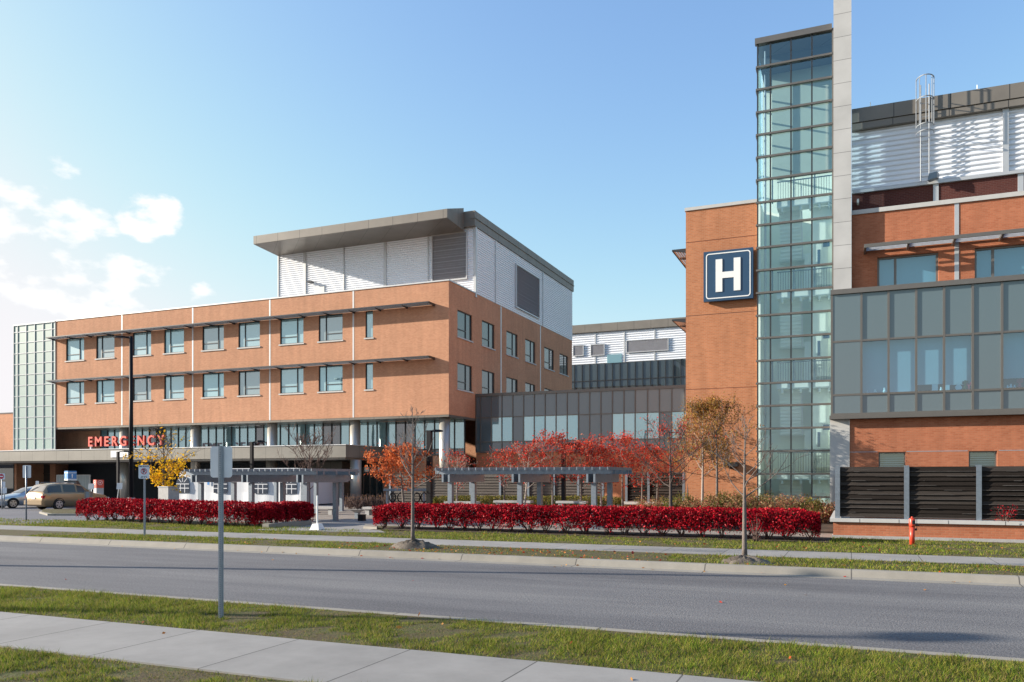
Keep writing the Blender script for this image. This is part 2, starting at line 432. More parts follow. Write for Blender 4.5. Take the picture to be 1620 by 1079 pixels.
class MB:
    """collects shapes in world metres; build() links them as one mesh object"""

    def __init__(s):
        s.v, s.f, s.mi, s.cur, s.sm, s.smooth = [], [], [], 0, [], False

    def face(s, pts):
        i = len(s.v)
        s.v.extend([tuple(p) for p in pts])
        s.f.append(tuple(range(i, i + len(pts))))
        s.mi.append(s.cur)
        s.sm.append(s.smooth)

    def mesh(s, vs, fs):
        i = len(s.v)
        s.v.extend([tuple(p) for p in vs])
        for f in fs:
            s.f.append(tuple(i + k for k in f))
            s.mi.append(s.cur)
            s.sm.append(s.smooth)

    def box(s, x0, x1, y0, y1, z0, z1):
        x0, x1 = min(x0, x1), max(x0, x1)
        y0, y1 = min(y0, y1), max(y0, y1)
        z0, z1 = min(z0, z1), max(z0, z1)
        v = [(x0, y0, z0), (x1, y0, z0), (x1, y1, z0), (x0, y1, z0), (x0, y0, z1), (x1, y0, z1), (x1, y1, z1), (x0, y1, z1)]
        s.mesh(v, [(0, 3, 2, 1), (4, 5, 6, 7), (0, 1, 5, 4), (1, 2, 6, 5), (2, 3, 7, 6), (3, 0, 4, 7)])

    def obox(s, fr, u0, u1, n0, n1, z0, z1):
        """box in a wall's own frame: u along it, n outwards"""
        P = fr.p
        v = [P(u0, n0, z0), P(u1, n0, z0), P(u1, n1, z0), P(u0, n1, z0), P(u0, n0, z1), P(u1, n0, z1), P(u1, n1, z1), P(u0, n1, z1)]
        s.mesh(v, [(0, 3, 2, 1), (4, 5, 6, 7), (0, 1, 5, 4), (1, 2, 6, 5), (2, 3, 7, 6), (3, 0, 4, 7)])

    def prism(s, poly, lift):
        """closed polygon (3-D points) pushed along the vector lift"""
        n = len(poly)
        a = [Vector(p) for p in poly]
        b = [p + Vector(lift) for p in a]
        s.mesh(a + b, [tuple(range(n))[::-1], tuple(range(n, 2 * n))] + [(i, (i + 1) % n, n + (i + 1) % n, n + i) for i in range(n)])

    def tube(s, pts, rad, n=8, cap=True):
        pts = [Vector(p) for p in pts]
        rad = rad if isinstance(rad, (list, tuple)) else [rad] * len(pts)
        vs, fs = [], []
        up = Vector((0.13, 0.29, 1)).normalized()
        for i, p in enumerate(pts):
            t = (pts[min(i + 1, len(pts) - 1)] - pts[max(i - 1, 0)]).normalized()
            a = t.cross(up)
            if a.length < 0.2:
                a = t.cross(Vector((1, 0.2, 0)))
            a.normalize()
            b = t.cross(a)
            for k in range(n):
                q = 2 * math.pi * k / n
                vs.append(p + (a * math.cos(q) + b * math.sin(q)) * rad[i])
        for i in range(len(pts) - 1):
            for k in range(n):
                fs.append((i * n + k, i * n + (k + 1) % n, (i + 1) * n + (k + 1) % n, (i + 1) * n + k))
        if cap:
            fs.append(tuple(range(n))[::-1])
            fs.append(tuple(range((len(pts) - 1) * n, len(pts) * n)))
        s.mesh(vs, fs)

    def cyl(s, x, y, z0, z1, r, n=24, r1=None):
        s.tube([(x, y, z0), (x, y, z1)], [r, r1 or r], n)

    def build(s, name, mats, parent=None):
        me = bpy.data.meshes.new(name)
        off = Vector((0, 0, 0))
        q = parent
        while q is not None:
            if q.name in ROOT:
                off = ROOT[q.name]
                break
            q = q.parent
        me.from_pydata([(a - off.x, b - off.y, c - off.z) for a, b, c in s.v], [], s.f)
        mats = mats if isinstance(mats, (list, tuple)) else [mats]
        for m in mats:
            me.materials.append(m)
        me.polygons.foreach_set('material_index', s.mi)
        me.polygons.foreach_set('use_smooth', s.sm)
        me.update()
        o = bpy.data.objects.new(name, me)
        COL.objects.link(o)
        o.parent = parent
        return o


class Frame:
    """a vertical wall plane: u runs along it, n is its outward normal"""

    def __init__(s, o, u, n):
        s.o, s.u, s.n = Vector(o), Vector(u), Vector(n)

    def p(s, u, n, z):
        q = s.o + s.u * u + s.n * n
        return (q.x, q.y, z)


def front(Y):
    return Frame((0, Y, 0), (1, 0, 0), (0, -1, 0))


def side(X, sgn=1):
    return Frame((X, 0, 0), (0, 1, 0), (sgn, 0, 0))


def wall_holes(mb, fr, u0, u1, z0, z1, holes, reveal=0.16):
    us = sorted({u0, u1, *[h[0] for h in holes], *[h[1] for h in holes]})
    us = [u for u in us if u0 - 1e-6 <= u <= u1 + 1e-6]
    zs = sorted({z0, z1, *[h[2] for h in holes], *[h[3] for h in holes]})
    zs = [z for z in zs if z0 - 1e-6 <= z <= z1 + 1e-6]
    P = fr.p
    for a, b in zip(us, us[1:]):
        for c, d in zip(zs, zs[1:]):
            m, q = (a + b) / 2, (c + d) / 2
            if any(h[0] < m < h[1] and h[2] < q < h[3] for h in holes):
                continue
            mb.face([P(a, 0, c), P(b, 0, c), P(b, 0, d), P(a, 0, d)])
    for a, b, c, d in holes:
        r = -reveal
        mb.face([P(a, 0, c), P(b, 0, c), P(b, r, c), P(a, r, c)])
        mb.face([P(a, 0, d), P(b, 0, d), P(b, r, d), P(a, r, d)])
        mb.face([P(a, 0, c), P(a, 0, d), P(a, r, d), P(a, r, c)])
        mb.face([P(b, 0, c), P(b, 0, d), P(b, r, d), P(b, r, c)])


def window(parent, fr, u0, u1, z0, z1, glass, mull=None, transom=None, recess=0.13, sill=True, frame_m=None, fw=0.06):
    pane = MB()
    pane.face([fr.p(u0, -recess, z0), fr.p(u1, -recess, z0), fr.p(u1, -recess, z1), fr.p(u0, -recess, z1)])
    w = pane.build('window', glass, parent)
    f = MB()
    n0, n1 = -recess + 0.001, -recess + 0.055
    f.obox(fr, u0, u0 + fw, n0, n1, z0, z1)
    f.obox(fr, u1 - fw, u1, n0, n1, z0, z1)
    f.obox(fr, u0 + fw, u1 - fw, n0, n1, z0, z0 + fw)
    f.obox(fr, u0 + fw, u1 - fw, n0, n1, z1 - fw, z1)
    if mull is not None:
        um = u0 + (u1 - u0) * mull
        f.obox(fr, um - fw * 0.6, um + fw * 0.6, n0, n1 + 0.003, z0 + fw, z1 - fw)
        if transom:
            a, b = (u0 + fw, um - fw * 0.6) if mull > 0.5 else (um + fw * 0.6, u1 - fw)
            zt = z0 + (z1 - z0) * transom
            f.obox(fr, a, b, n0, n1, zt - 0.03, zt + 0.03)
    f.build('frame', frame_m or M['frame'], w)
    if sill:
        s = MB()
        s.obox(fr, u0 - 0.1, u1 + 0.1, -recess + 0.001, 0.07, z0 - 0.11, z0 - 0.002)
        s.build('sill', M['coping'], w)
    return w


def corrugated(mb, fr, u0, u1, z0, z1, pitch=0.19, dep=0.055):
    n = max(1, round((z1 - z0) / pitch))
    p = (z1 - z0) / n
    prof = []
    for i in range(n):
        z = z0 + i * p
        prof += [(z, 0.0), (z + 0.22 * p, dep), (z + 0.50 * p, dep), (z + 0.78 * p, 0.0)]
    prof.append((z1, 0.0))
    for (za, na), (zb, nb) in zip(prof, prof[1:]):
        mb.face([fr.p(u0, na, za), fr.p(u1, na, za), fr.p(u1, nb, zb), fr.p(u0, nb, zb)])


def louvres(parent, fr, u0, u1, z0, z1, n0=0.05, name='louvre_panel', m=None):
    mb = MB()
    mb.obox(fr, u0, u1, n0 - 0.03, n0, z0, z1)
    k = max(3, round((z1 - z0) / 0.12))
    for i in range(k):
        z = z0 + (i + 0.1) * (z1 - z0) / k
        h = (z1 - z0) / k
        mb.face([fr.p(u0, n0 + 0.10, z), fr.p(u1, n0 + 0.10, z), fr.p(u1, n0 + 0.004, z + 0.85 * h), fr.p(u0, n0 + 0.004, z + 0.85 * h)])
    o = mb.build(name, m or M['louver'], parent)
    f = MB()
    for a, b, c, d in ((u0 - .1, u0, z0 - .1, z1 + .1), (u1, u1 + .1, z0 - .1, z1 + .1), (u0, u1, z0 - .1, z0), (u0, u1, z1, z1 + .1)):
        f.obox(fr, a, b, n0 - 0.03, n0 + 0.13, c, d)
    f.build('frame', M['trim'], o)
    return o


def glyphs(txt, size, depth, mats, bold=0.0, spacing=1.0):
    """lettering as a mesh: x to the right, y up, centred at its origin"""
    cu = bpy.data.curves.new('lettering', 'FONT')
    cu.body, cu.size, cu.extrude, cu.offset = txt, size, depth / 2, bold
    cu.space_character = spacing
    cu.align_x = 'CENTER'
    cu.resolution_u = 3
    o = bpy.data.objects.new('lettering', cu)
    COL.objects.link(o)
    dg = bpy.context.evaluated_depsgraph_get()
    me = bpy.data.meshes.new_from_object(o.evaluated_get(dg))
    bpy.data.objects.remove(o)
    me.materials.clear()
    for m in mats:
        me.materials.append(m)
    if len(mats) > 1:
        for p in me.polygons:
            p.material_index = 0 if p.normal.z > 0.6 else 1
    return me


def letter_obj(name, me, parent, pos, xdir=(1, 0, 0), up=(0, 0, 1)):
    o = bpy.data.objects.new(name, me)
    COL.objects.link(o)
    o.parent = parent
    off = ROOT.get(parent.name, Vector())
    x, u = Vector(xdir).normalized(), Vector(up).normalized()
    m = Matrix((x, u, x.cross(u))).transposed().to_4x4()
    m.translation = Vector(pos) - off
    o.matrix_local = m
    return o


def quads_mesh(name, centers, a, b, mats, mat_idx, parent=None, tri=False):
    """many small leaf or blade faces: corners from a centre and two half axes (numpy arrays)"""
    n = len(centers)
    if tri:
        v = np.stack([centers - a, centers + a, centers + b], 1).reshape(-1, 3)
        k = 3
    else:
        v = np.stack([centers - a, centers - b * 0.55, centers + a, centers + b * 0.55], 1).reshape(-1, 3)
        k = 4
    off = np.zeros(3)
    q = parent
    while q is not None:
        if q.name in ROOT:
            off = np.array(ROOT[q.name])
            break
        q = q.parent
    v = v - off
    me = bpy.data.meshes.new(name)
    me.vertices.add(n * k)
    me.vertices.foreach_set('co', v.astype(np.float32).ravel())
    me.loops.add(n * k)
    me.loops.foreach_set('vertex_index', np.arange(n * k, dtype=np.int32))
    me.polygons.add(n)
    me.polygons.foreach_set('loop_start', np.arange(0, n * k, k, dtype=np.int32))
    for m in mats:
        me.materials.append(m)
    me.polygons.foreach_set('material_index', mat_idx.astype(np.int32))
    me.update(calc_edges=True)
    o = bpy.data.objects.new(name, me)
    COL.objects.link(o)
    o.parent = parent
    return o


def rand_axes(rng, n, la, lb, flat=0.0):
    d = rng.normal(size=(n, 3))
    d[:, 2] *= (1 - flat)
    d /= np.linalg.norm(d, axis=1)[:, None] + 1e-9
    e = rng.normal(size=(n, 3))
    e = np.cross(d, e)
    e /= np.linalg.norm(e, axis=1)[:, None] + 1e-9
    s = rng.uniform(0.7, 1.3, (n, 1))
    return d * la * s, e * lb * s


def struct(name, mb, m):
    return tag(mb.build(name, m), kind='structure')


def label_part(o, txt):
    o['label'] = txt
    return o

# ---------------------------------------------------------------- the setting: ground, road, pavements
def sheet(name, x0, x1, y0, y1, z, m, drop=0.3):
    b = MB()
    b.box(x0, x1, y0, y1, z - drop, z)
    return struct(name, b, m)


XL, XR_ = -190, 90
g = MB()
g.face([(-1500, -1500, -0.12), (1500, -1500, -0.12), (1500, 1500, -0.12), (-1500, 1500, -0.12)])
struct('ground', g, M['grass'])
r = MB()
r.face([(XL, 10.35, 0), (XR_, 10.35, 0), (XR_, 18.62, 0), (XL, 18.62, 0)])
struct('road', r, M['asphalt'])
sheet('near_lawn', XL, XR_, -40, 6.5, 0.12, M['grass'])
sheet('near_sidewalk', XL, XR_, 6.5, 8.15, GZ, M['walk'])
sheet('near_verge', XL, XR_, 8.15, 10.2, 0.125, M['grass'])
sheet('near_kerb', XL, XR_, 10.2, 10.36, 0.13, M['kerb'])
k = MB()
pr = [(18.28, -0.2), (18.28, 0.006), (18.60, 0.012), (18.68, 0.13), (18.72, 0.15), (18.92, 0.15), (18.92, -0.2)]
k.prism([(XL, y, z) for y, z in pr], (XR_ - XL, 0, 0))
struct('far_kerb', k, M['kerb'])
sheet('far_verge', XL, XR_, 18.92, 21.3, 0.125, M['grass'])
sheet('far_sidewalk', XL, XR_, 21.3, 23.1, GZ, M['walk'])

# lawn strip, mulch beds, plaza, driveway beyond the far sidewalk
xd = gp(118, 824)[0]                                   # where driveway meets the lawn
sheet('lawn', xd, XR_, 23.1, 29.0, 0.125, M['grass'])
sheet('lawn', XL, xd, 23.1, 24.3, 0.125, M['grass'])
sheet('driveway', XL, xd, 24.45, 72, 0.06, M['asphalt2'])
sheet('driveway_kerb', XL, xd, 24.3, 24.45, 0.14, M['kerb'])
sheet('plaza', xd, 2.5, 29.0, 60.5, 0.13, M['pavers'])
ip = [gp(62, 810), gp(75, 813.5), gp(135, 813.5), gp(150, 806), gp(70, 806)]
b = MB()
b.prism([(x, y, 0.0) for x, y in ip], (0, 0, 0.16))
struct('island_kerb', b, M['kerb'])
cx_, cy_ = sum(p[0] for p in ip) / 5, sum(p[1] for p in ip) / 5
b = MB()
b.prism([(cx_ + (x - cx_) * 0.93, cy_ + (y - cy_) * 0.86, 0.1) for x, y in ip], (0, 0, 0.075))
struct('island_lawn', b, M['grass'])
b = MB()
b.prism([(*gp(398, 838.5), 0.0), (*gp(610, 842.3), 0.0), (*gp(588, 833), 0.0), (*gp(592, 822), 0.0), (*gp(495, 822), 0.0), (*gp(490, 831), 0.0), (*gp(425, 836), 0.0)], (0, 0, GZ + 0.006))
struct('plaza_path', b, M['walk'])
b = MB()
pa, pb = Vector((*gp(425, 835.5), 0)), Vector((*gp(493, 829.5), 0))
dn = (pb - pa).normalized()
pn = Vector((-dn.y, dn.x, 0))
b.prism([pa, pb, pb + pn * 0.3, pa + pn * 0.3], (0, 0, 0.30))
struct('plaza_kerb', b, M['kerb'])
b = MB()
b.prism([(*gp(575, 836.5), 0.0), (*gp(596, 838), 0.0), (*gp(598, 835), 0.0), (*gp(578, 833), 0.0)], (0, 0, 0.24))
struct('plaza_kerb', b, M['kerb'])
sheet('hedge_bed', fx(592, 26.6), fx(1312, 26.4), 26.35, 28.6, 0.155, M['bed'])
sheet('garden_bed', fx(1010, 36), -0.2, 31.0, 41.1, 0.20, M['bed'])
sheet('shrub_bed', fx(640, 46), fx(1085, 46), 45.0, 50.5, 0.20, M['bed'])
# bare soil at the bottom left of the near lawn
rng = np.random.default_rng(5)
b = MB()
pts = []
for q in range(40):
    an = 2 * math.pi * q / 40
    rr = 1 + 0.18 * math.sin(3 * an + 1) + 0.1 * math.sin(7 * an) + 0.06 * math.sin(13 * an)
    pts.append((-5.0 + 2.15 * rr * math.cos(an), 4.75 + 0.82 * rr * math.sin(an)))
b.prism([(x, y, 0.10) for x, y in pts], (0, 0, 0.028))
struct('soil_patch', b, M['dirt'])
for q, (px, py) in enumerate(((654, 859), (1177, 884))):
    x, y = gp(px, py, 0.26 if q == 0 else 0.22)
    b = MB()
    b.smooth = True
    rr_, hh = (0.66, 0.20) if q == 0 else (0.52, 0.15)
    ring = []
    vs, fs = [], []
    for i in range(7):
        f = i / 6
        for j in range(28):
            an = 2 * math.pi * j / 28
            rad = rr_ * f * (1 + 0.1 * math.sin(3 * an + q) + 0.06 * math.sin(7 * an + 2 * q))
            hz = hh * (1 - f ** 2.2) * (1 + 0.14 * math.sin(5 * an + 4 * f)) + 0.03 * math.sin(9 * an + 8 * f) + 0.02 * math.sin(17 * an - 11 * f)
            vs.append((x + rad * math.cos(an) * 1.15, y + rad * math.sin(an) * 0.8, 0.115 + max(hz, 0) * (0 if i == 6 else 1)))
    for i in range(6):
        for j in range(28):
            fs.append((i * 28 + j, i * 28 + (j + 1) % 28, (i + 1) * 28 + (j + 1) % 28, (i + 1) * 28 + j))
    b.mesh(vs, fs)
    struct('soil_mound', b, M['dirt'])

# ================================================================ left block: emergency wing
YL = 56.0
XR = fx(710, YL)
XA = fx(88, YL)                                         # left end of brick
XG = fx(22, YL)                                         # left end of glass
YG = 59.0                                               # recessed ground-floor glazing
YP = sy(752, XR)                                        # penthouse front
FL, FR = front(YL), side(XR)
zT = fz(710, 444, YL)
zB = (fz(710, 656, YL) + fz(400, 665.5, YL)) / 2
YE = sy(905, XR)                                        # far end of right-hand wall
eb = thing('emergency_building', 'long orange brick hospital wing with two window rows, sunshades and ribbed metal rooftop storey',
           'building', (fx(400, 60), 60, 0))

zu1, zu0 = (fz(443, 503.5, YL) + fz(291, 520, YL)) / 2, (fz(443, 544.5, YL) + fz(291, 557.5, YL)) / 2
zl1, zl0 = (fz(443, 583.5, YL) + fz(152, 601, YL)) / 2, (fz(443, 623, YL) + fz(152, 637, YL)) / 2
cols = [(104.4, 133), (152, 181), (209.7, 239), (259.5, 291), (320, 354), (377, 411), (443, 480), (504, 542), (578, 590)]
holes, wins = [], []
for i, (a, b) in enumerate(cols):
    for z0, z1 in ((zu0, zu1), (zl0, zl1)):
        h = (fx(a, YL), fx(b, YL), z0, z1)
        holes.append(h)
        wins.append((i, h))
w = MB()
wall_holes(w, FL, XA, XR, zB, zT, holes)
# right-hand wall
rw = [(723.7, 747), (762.5, 782.5), (801.2, 819), (831, 847), (861.2, 876.3), (885.2, 898.7)]
zr = [(sz(723.7, 531, XR), sz(723.7, 490, XR)), (sz(723.7, 615, XR), sz(723.7, 573, XR))]
zr = [((a + sz(885.2, 590.5, XR)) / 2 if i == 0 else a, (b + sz(885.2, 558, XR)) / 2 if i == 0 else b) for i, (a, b) in enumerate(zr)]
rholes = []
for a, b in rw:
    for z0, z1 in zr:
        rholes.append((sy(a, XR), sy(b, XR), z0, z1))
wall_holes(w, FR, YL, YE, zB, zT, rholes)
w.box(XA, XR - 0.4, YL + 0.45, YL + 0.75, zB + 0.02, zT - 0.1)           # inner leaf behind the windows
w.box(XR - 0.8, XR - 0.45, YL + 0.8, YE, zB + 0.02, zT - 0.1)
w.box(XA, XR - 0.9, YE - 0.3, YE, 0, zT - 0.1)
w.build('wall', M['brick_tan'], eb)
b = MB()
b.box(XA, XR - 0.5, YL + 0.8, YE - 0.4, zT - 0.75, zT - 0.5)
b.build('roof', M['stone'], eb)
b = MB()
b.obox(FL, XA - 0.05, XR + 0.06, -0.35, 0.06, zT + 0.002, zT + 0.1)
b.obox(FR, YL + 0.36, YP - 0.01, -0.35, 0.06, zT + 0.002, zT + 0.1)
b.build('coping', M['trim'], eb)
for px in (193, 305, 427, 559):
    b = MB()
    u = fx(px, YL)
    b.obox(FL, u - 0.07, u + 0.07, -0.02, 0.012, zB, zT)
    b.build('joint_strip', M['trim'], eb)
for px in (792.6, 855):
    b = MB()
    u = sy(px, XR)
    b.obox(FR, u - 0.11, u + 0.11, -0.02, 0.012, zB, zT)
    b.build('joint_strip', M['trim'], eb)
for i, h in wins:
    if i == 8:
        window(eb, FL, *h, M['sky_glass'])
    else:
        mf = 0.72 if i in (0, 2, 4, 6) else 0.29
        window(eb, FL, *h, M[('sky_glass', 'sky_glass2', 'sky_glass3')[(i * 7 + int(h[2])) % 3]], mf, 0.27)
for n_, h in enumerate(rholes):
    if h[3] < 8.6 and n_ > 7:
        continue
    window(eb, FR, *h, M['shade_glass'], 0.62, 0.3)
# sunshades: brackets with slats between
def sunshade(parent, fr, u0, u1, z, dep=1.0, step=2.45, louv=17, m=None, thick=0.08):
    b = MB()
    b.obox(fr, u0, u1, dep - 0.06, dep, z - thick, z)
    n = max(2, round((u1 - u0) / step))
    for i in range(n + 1):
        u = u0 + (u1 - u0) * i / n
        u = min(max(u, u0 + 0.045), u1 - 0.045)
        b.prism([fr.p(u - 0.045, 0.0, z - 0.22), fr.p(u - 0.045, dep - 0.061, z - thick), fr.p(u - 0.045, dep - 0.061, z), fr.p(u - 0.045, 0.0, z)],
                fr.u * 0.09)
    o = b.build('sunshade', m or M['frame'], parent)
    s = MB()
    for j in range(louv):
        nn = 0.08 + (dep - 0.2) * j / (louv - 1)
        s.prism([fr.p(u0 + 0.1, nn - 0.02, z - 0.035), fr.p(u0 + 0.1, nn + 0.035, z - 0.09), fr.p(u0 + 0.1, nn + 0.027, z - 0.098), fr.p(u0 + 0.1, nn - 0.028, z - 0.043)],
                fr.u * (u1 - u0 - 0.2))
    s.build('slats', M['galv_pale'], o)
    return o


zs1, zs2 = (fz(689, 480, YL) + fz(200, 525, YL)) / 2 - 0.02, (fz(689, 567, YL) + fz(200, 594, YL)) / 2 - 0.02
sunshade(eb, FL, fx(87, YL), fx(688, YL), zs1)
sunshade(eb, FL, fx(87, YL), fx(688, YL), zs2)
# brick soffit, columns, recessed ground floor
b = MB()
b.box(XA, XR - 0.02, YL + 0.02, YG + 0.05, zB - 0.18, zB - 0.004)
b.box(XR - 3.2, XR - 0.02, YG + 0.06, YP - 0.02, zB - 0.18, zB - 0.004)
b.build('soffit', M['soffit'], eb)
for px in (197, 309.5, 431, 562, 703.5):
    b = MB()
    b.smooth = True
    b.cyl(fx(px, YL + 0.75), YL + 0.75, 0.1, zB - 0.17, 0.43, 32)
    b.build('column', M['column'], eb)
FG = front(YG)
zc0, zc1 = fz(547, 723.5, 51.8), fz(547, 704, 51.8)
zg0 = fz(620, 711, YG)                                   # transom of the ground-floor strip
xg0, xg1 = fx(160, YG), XR + 1.2
b = MB()
b.obox(FG, fx(70, YG), xg0, -0.3, 0, zc0, zB - 0.19)
b.build('recess_wall', M['brick_tan'], eb)
b = MB()
b.obox(FG, fx(606, YG), XR - 0.1, -0.3, 0, 0.1, fz(620, 720, YG))
b.build('ground_floor_wall', M['brick_tan'], eb)
b = MB()
b.obox(FG, fx(84, YG), fx(92.5, YG), -0.3, 0.35, 0.1, zc0 + 0.3)
b.build('entrance_pier', M['brick_tan'], eb)
b = MB()
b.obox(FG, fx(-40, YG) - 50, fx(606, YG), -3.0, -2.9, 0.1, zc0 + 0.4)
b.build('entrance_back_wall', M['room_dark'], eb)  # dark sheet: shade under the canopy put into colour, run on unseen leftwards
# strip of panes
n = round((xg1 - 1.3 - xg0) / 0.9)
du = (XR - 0.1 - xg0) / n
mull = MB()
zg_lo = fz(620, 720, YG)
for i in range(n + 1):
    u = xg0 + du * i
    mull.obox(FG, u - 0.035, u + 0.035, -0.05, 0.07, zg_lo, zB - 0.19)
ugr = fx(622, YG)
mull.obox(FG, xg0, XR - 0.1, -0.05, 0.05, zg_lo - 0.08, zg_lo)
dark = {7, 8, 21, 29, 30, 37, 38}
low = MB()
for i in range(n):
    u = xg0 + du * i
    p = MB()
    zz = zg0 if u > ugr else zg_lo
    p.obox(FG, u + 0.036, u + du - 0.036, -0.04, -0.01, zz, zB - 0.19)
    p.build('window', M['dark_glass'] if i in dark else M['sky_glass'], eb)
    if u > ugr:
        low.obox(FG, u + 0.036, u + du - 0.036, -0.04, -0.012, zg_lo, zg0 - 0.07)
        mull.obox(FG, u + 0.036, u + du - 0.036, -0.05, 0.05, zg0 - 0.07, zg0)
low.build('spandrel', M['spandrel'], eb)
mull.build('mullions', M['frame'], eb)
# glazed doors under the canopy
b = MB()
b.obox(FG, fx(22, YG), fx(84, YG), -0.05, -0.02, 0.12, zc0 + 0.3)
dg = b.build('entrance_glass', M['dark_glass'], eb)
b = MB()
for px in (22, 37, 53, 68, 83):
    u = fx(px, YG)
    b.obox(FG, u - 0.04, u + 0.04, -0.02, 0.05, 0.12, zc0 + 0.3)
b.obox(FG, fx(22, YG), fx(83, YG), -0.02, 0.045, 2.5, 2.6)
b.build('frame', M['frame'], dg)
b = MB()
b.obox(FG, fx(575, YG), fx(606, YG), -0.05, -0.02, 0.12, 3.0)
dg = b.build('entrance_glass', M['dark_glass'], eb)
b = MB()
for px in (575, 585.5, 596, 606):
    u = fx(px, YG)
    b.obox(FG, u - 0.05, u + 0.05, -0.02, 0.06, 0.12, 3.0)
b.obox(FG, fx(575, YG), fx(606, YG), -0.02, 0.055, 2.45, 2.55)
b.build('frame', M['mullion'], dg)
b = MB()
yw_ = 57.4
b.box(fx(489, yw_), fx(541, yw_), yw_, yw_ + 1.4, 0.1, zc0 - 0.17)
b.build('entrance_side_wall', M['canopy'], eb)
b = MB()
b.box(fx(520, yw_), fx(530, yw_), yw_ - 0.06, yw_ - 0.002, 0.13, 2.35)
dr = b.build('door', M['white'], eb)
b = MB()
b.box(fx(515.5, yw_), fx(519.5, yw_), yw_ - 0.05, yw_ - 0.002, 0.6, 2.2)
b.build('side_light', M['dark_glass'], dr)
# canopy
YC = 51.8
XC = fx(547, YC)
b = MB()
b.box(fx(-60, YC) - 50, XC, YC, YG - 0.06, zc0, zc1)  # left run lengthened out of view to keep low sun out below
cn = b.build('entrance_canopy', M['canopy'], eb)
b = MB()
b.box(fx(-60, YC) - 50, XC + 0.05, YC - 0.05, YG - 0.2, zc1 + 0.002, zc1 + 0.06)
b.build('coping', M['trim'], cn)
b = MB()
b.box(fx(-60, YC) - 50, XC - 0.15, YC + 0.15, YG - 0.06, zc0 - 0.16, zc0 - 0.003)
b.build('soffit', M['soffit'], cn)
for px in (196.5, 429, 563):
    b = MB()
    b.smooth = True
    b.cyl(fx(px, 53.2 if px > 500 else 54.0), 53.2 if px > 500 else 54.0, 0.1, zc0 - 0.16, 0.42, 32)
    b.build('column', M['column'], eb)
# glass end bay
FE = front(YL)
zE = fz(22, 512, YL)
b = MB()
b.obox(FE, XG, XA - 0.01, -0.03, 0, zc0 + 0.2, zT + 0.02)
gw = b.build('glass_bay', M['green_glass'], eb)
b = MB()
for px in (22, 28.3, 42, 55.5, 69, 82.5, 87.8):
    u = fx(px, YL)
    b.obox(FE, u - 0.03, u + 0.03, 0.001, 0.06, zc0 + 0.2, zT)
zz = zT - 0.7
while zz > zc0 + 0.4:
    b.obox(FE, XG, XA - 0.01, 0.001, 0.045, zz - 0.03, zz + 0.03)
    zz -= 1.06
b.obox(FE, XG, XA - 0.01, 0.001, 0.09, zT - 0.05, zT + 0.08)
b.build('mullions', M['galv_pale'], gw)
b = MB()
b.box(XG, XG + 0.3, YL + 0.05, YE, 0, zT)
b.build('end_wall', M['brick_tan'], eb)

# rooftop storey
XP = fx(441, YP)
FP = front(YP)
zM = 22.75
zF = 24.0
b = MB()
xs = [XP, fx(684.6, YP) - 0.1, fx(739, YP) + 0.1, XR]
zlou0, zlou1 = fz(711, 443, YP), fz(711, 377, YP)
corrugated(b, FP, XP, XR - 0.12, zT - 0.6, zM)
corrugated(b, FR, YP + 0.12, YE, zT + 0.0, zM)
b.box(XP, XP + 0.2, YP + 0.06, YE - 0.1, zT - 0.6, zM)
b.box(XP + 0.3, XR - 0.3, YE - 0.35, YE - 0.1, zT - 0.6, zM)
ph = b.build('rooftop_cladding', M['ribbed'], eb)
b = MB()
b.box(XR - 0.13, XR + 0.095, YP - 0.095, YP + 0.13, zT - 0.3, zM)
b.build('corner_trim', M['trim'], ph)
for px in (483, 544.6, 610, 678):
    b = MB()
    u = fx(px, YP)
    b.obox(FP, u - 0.12 if px in (483, 610) else u - 0.05, u + 0.12 if px in (483, 610) else u + 0.05, 0.0, 0.11, zT - 0.6, zM)
    b.build('trim', M['trim'], ph)
b = MB()
b.obox(FP, XP - 0.05, XP + 0.05, 0, 0.1, zT - 0.6, zM)
b.build('corner_trim', M['trim'], ph)
for px in (783, 814 + 44):
    b = MB()
    u = sy(px, XR)
    b.obox(FR, u - 0.05, u + 0.05, 0, 0.1, zT, zM)
    b.build('trim', M['trim'], ph)
louvres(eb, FP, fx(685.5, YP), fx(738.5, YP), zlou0, zM - 0.35)
louvres(eb, FR, sy(815, XR), sy(851, XR), sz(815, 485, XR), sz(815, 419, XR))
b = MB()
b.obox(FP, fx(498, YP), fx(514, YP), 0.05, 0.1, zT - 0.5, fz(506, 453, YP))
b.build('roof_door', M['trim'], eb)
b = MB()
b.obox(FP, fx(490, YP), fx(497, YP), 0.06, 0.45, fz(494, 448, YP), fz(494, 446, YP))
b.build('wall_lamp', M['frame'], eb)
b = MB()
b.box(XP + 0.1, XR + 0.12, YP - 0.35, YE + 0.25, zM + 0.003, zF)
b.box(XR - 0.2, XR + 0.18, YP - 0.4, YE + 0.3, zM + 0.62, zM + 0.68)
b.build('roof_fascia', M['fascia'], eb)
Xo = fx(736.7, YP)
Yo = sy(707.5, Xo)
zt_, zb_, zw_ = fz(707.5, 330, Yo), fz(707.5, 344, Yo), fz(736.7, 366.6, YP)
Xl = fx(401, Yo)
b = MB()
b.prism([(Xl, Yo, zb_), (Xl, Yo, zt_), (Xl, YP - 0.37, zF + 0.3), (Xl, YP - 0.37, zw_ + 0.0)], (Xo - Xl, 0, 0))
b.cur = 1
b.prism([(Xl + 0.02, Yo + 0.02, zb_ - 0.03), (Xl + 0.02, Yo + 0.02, zb_ - 0.004), (Xl + 0.02, YP - 0.06, zw_ - 0.004), (Xl + 0.02, YP - 0.06, zw_ - 0.03)], (Xo - Xl - 0.04, 0, 0))
b.build('roof_overhang', [M['fascia'], M['soffit']], eb)

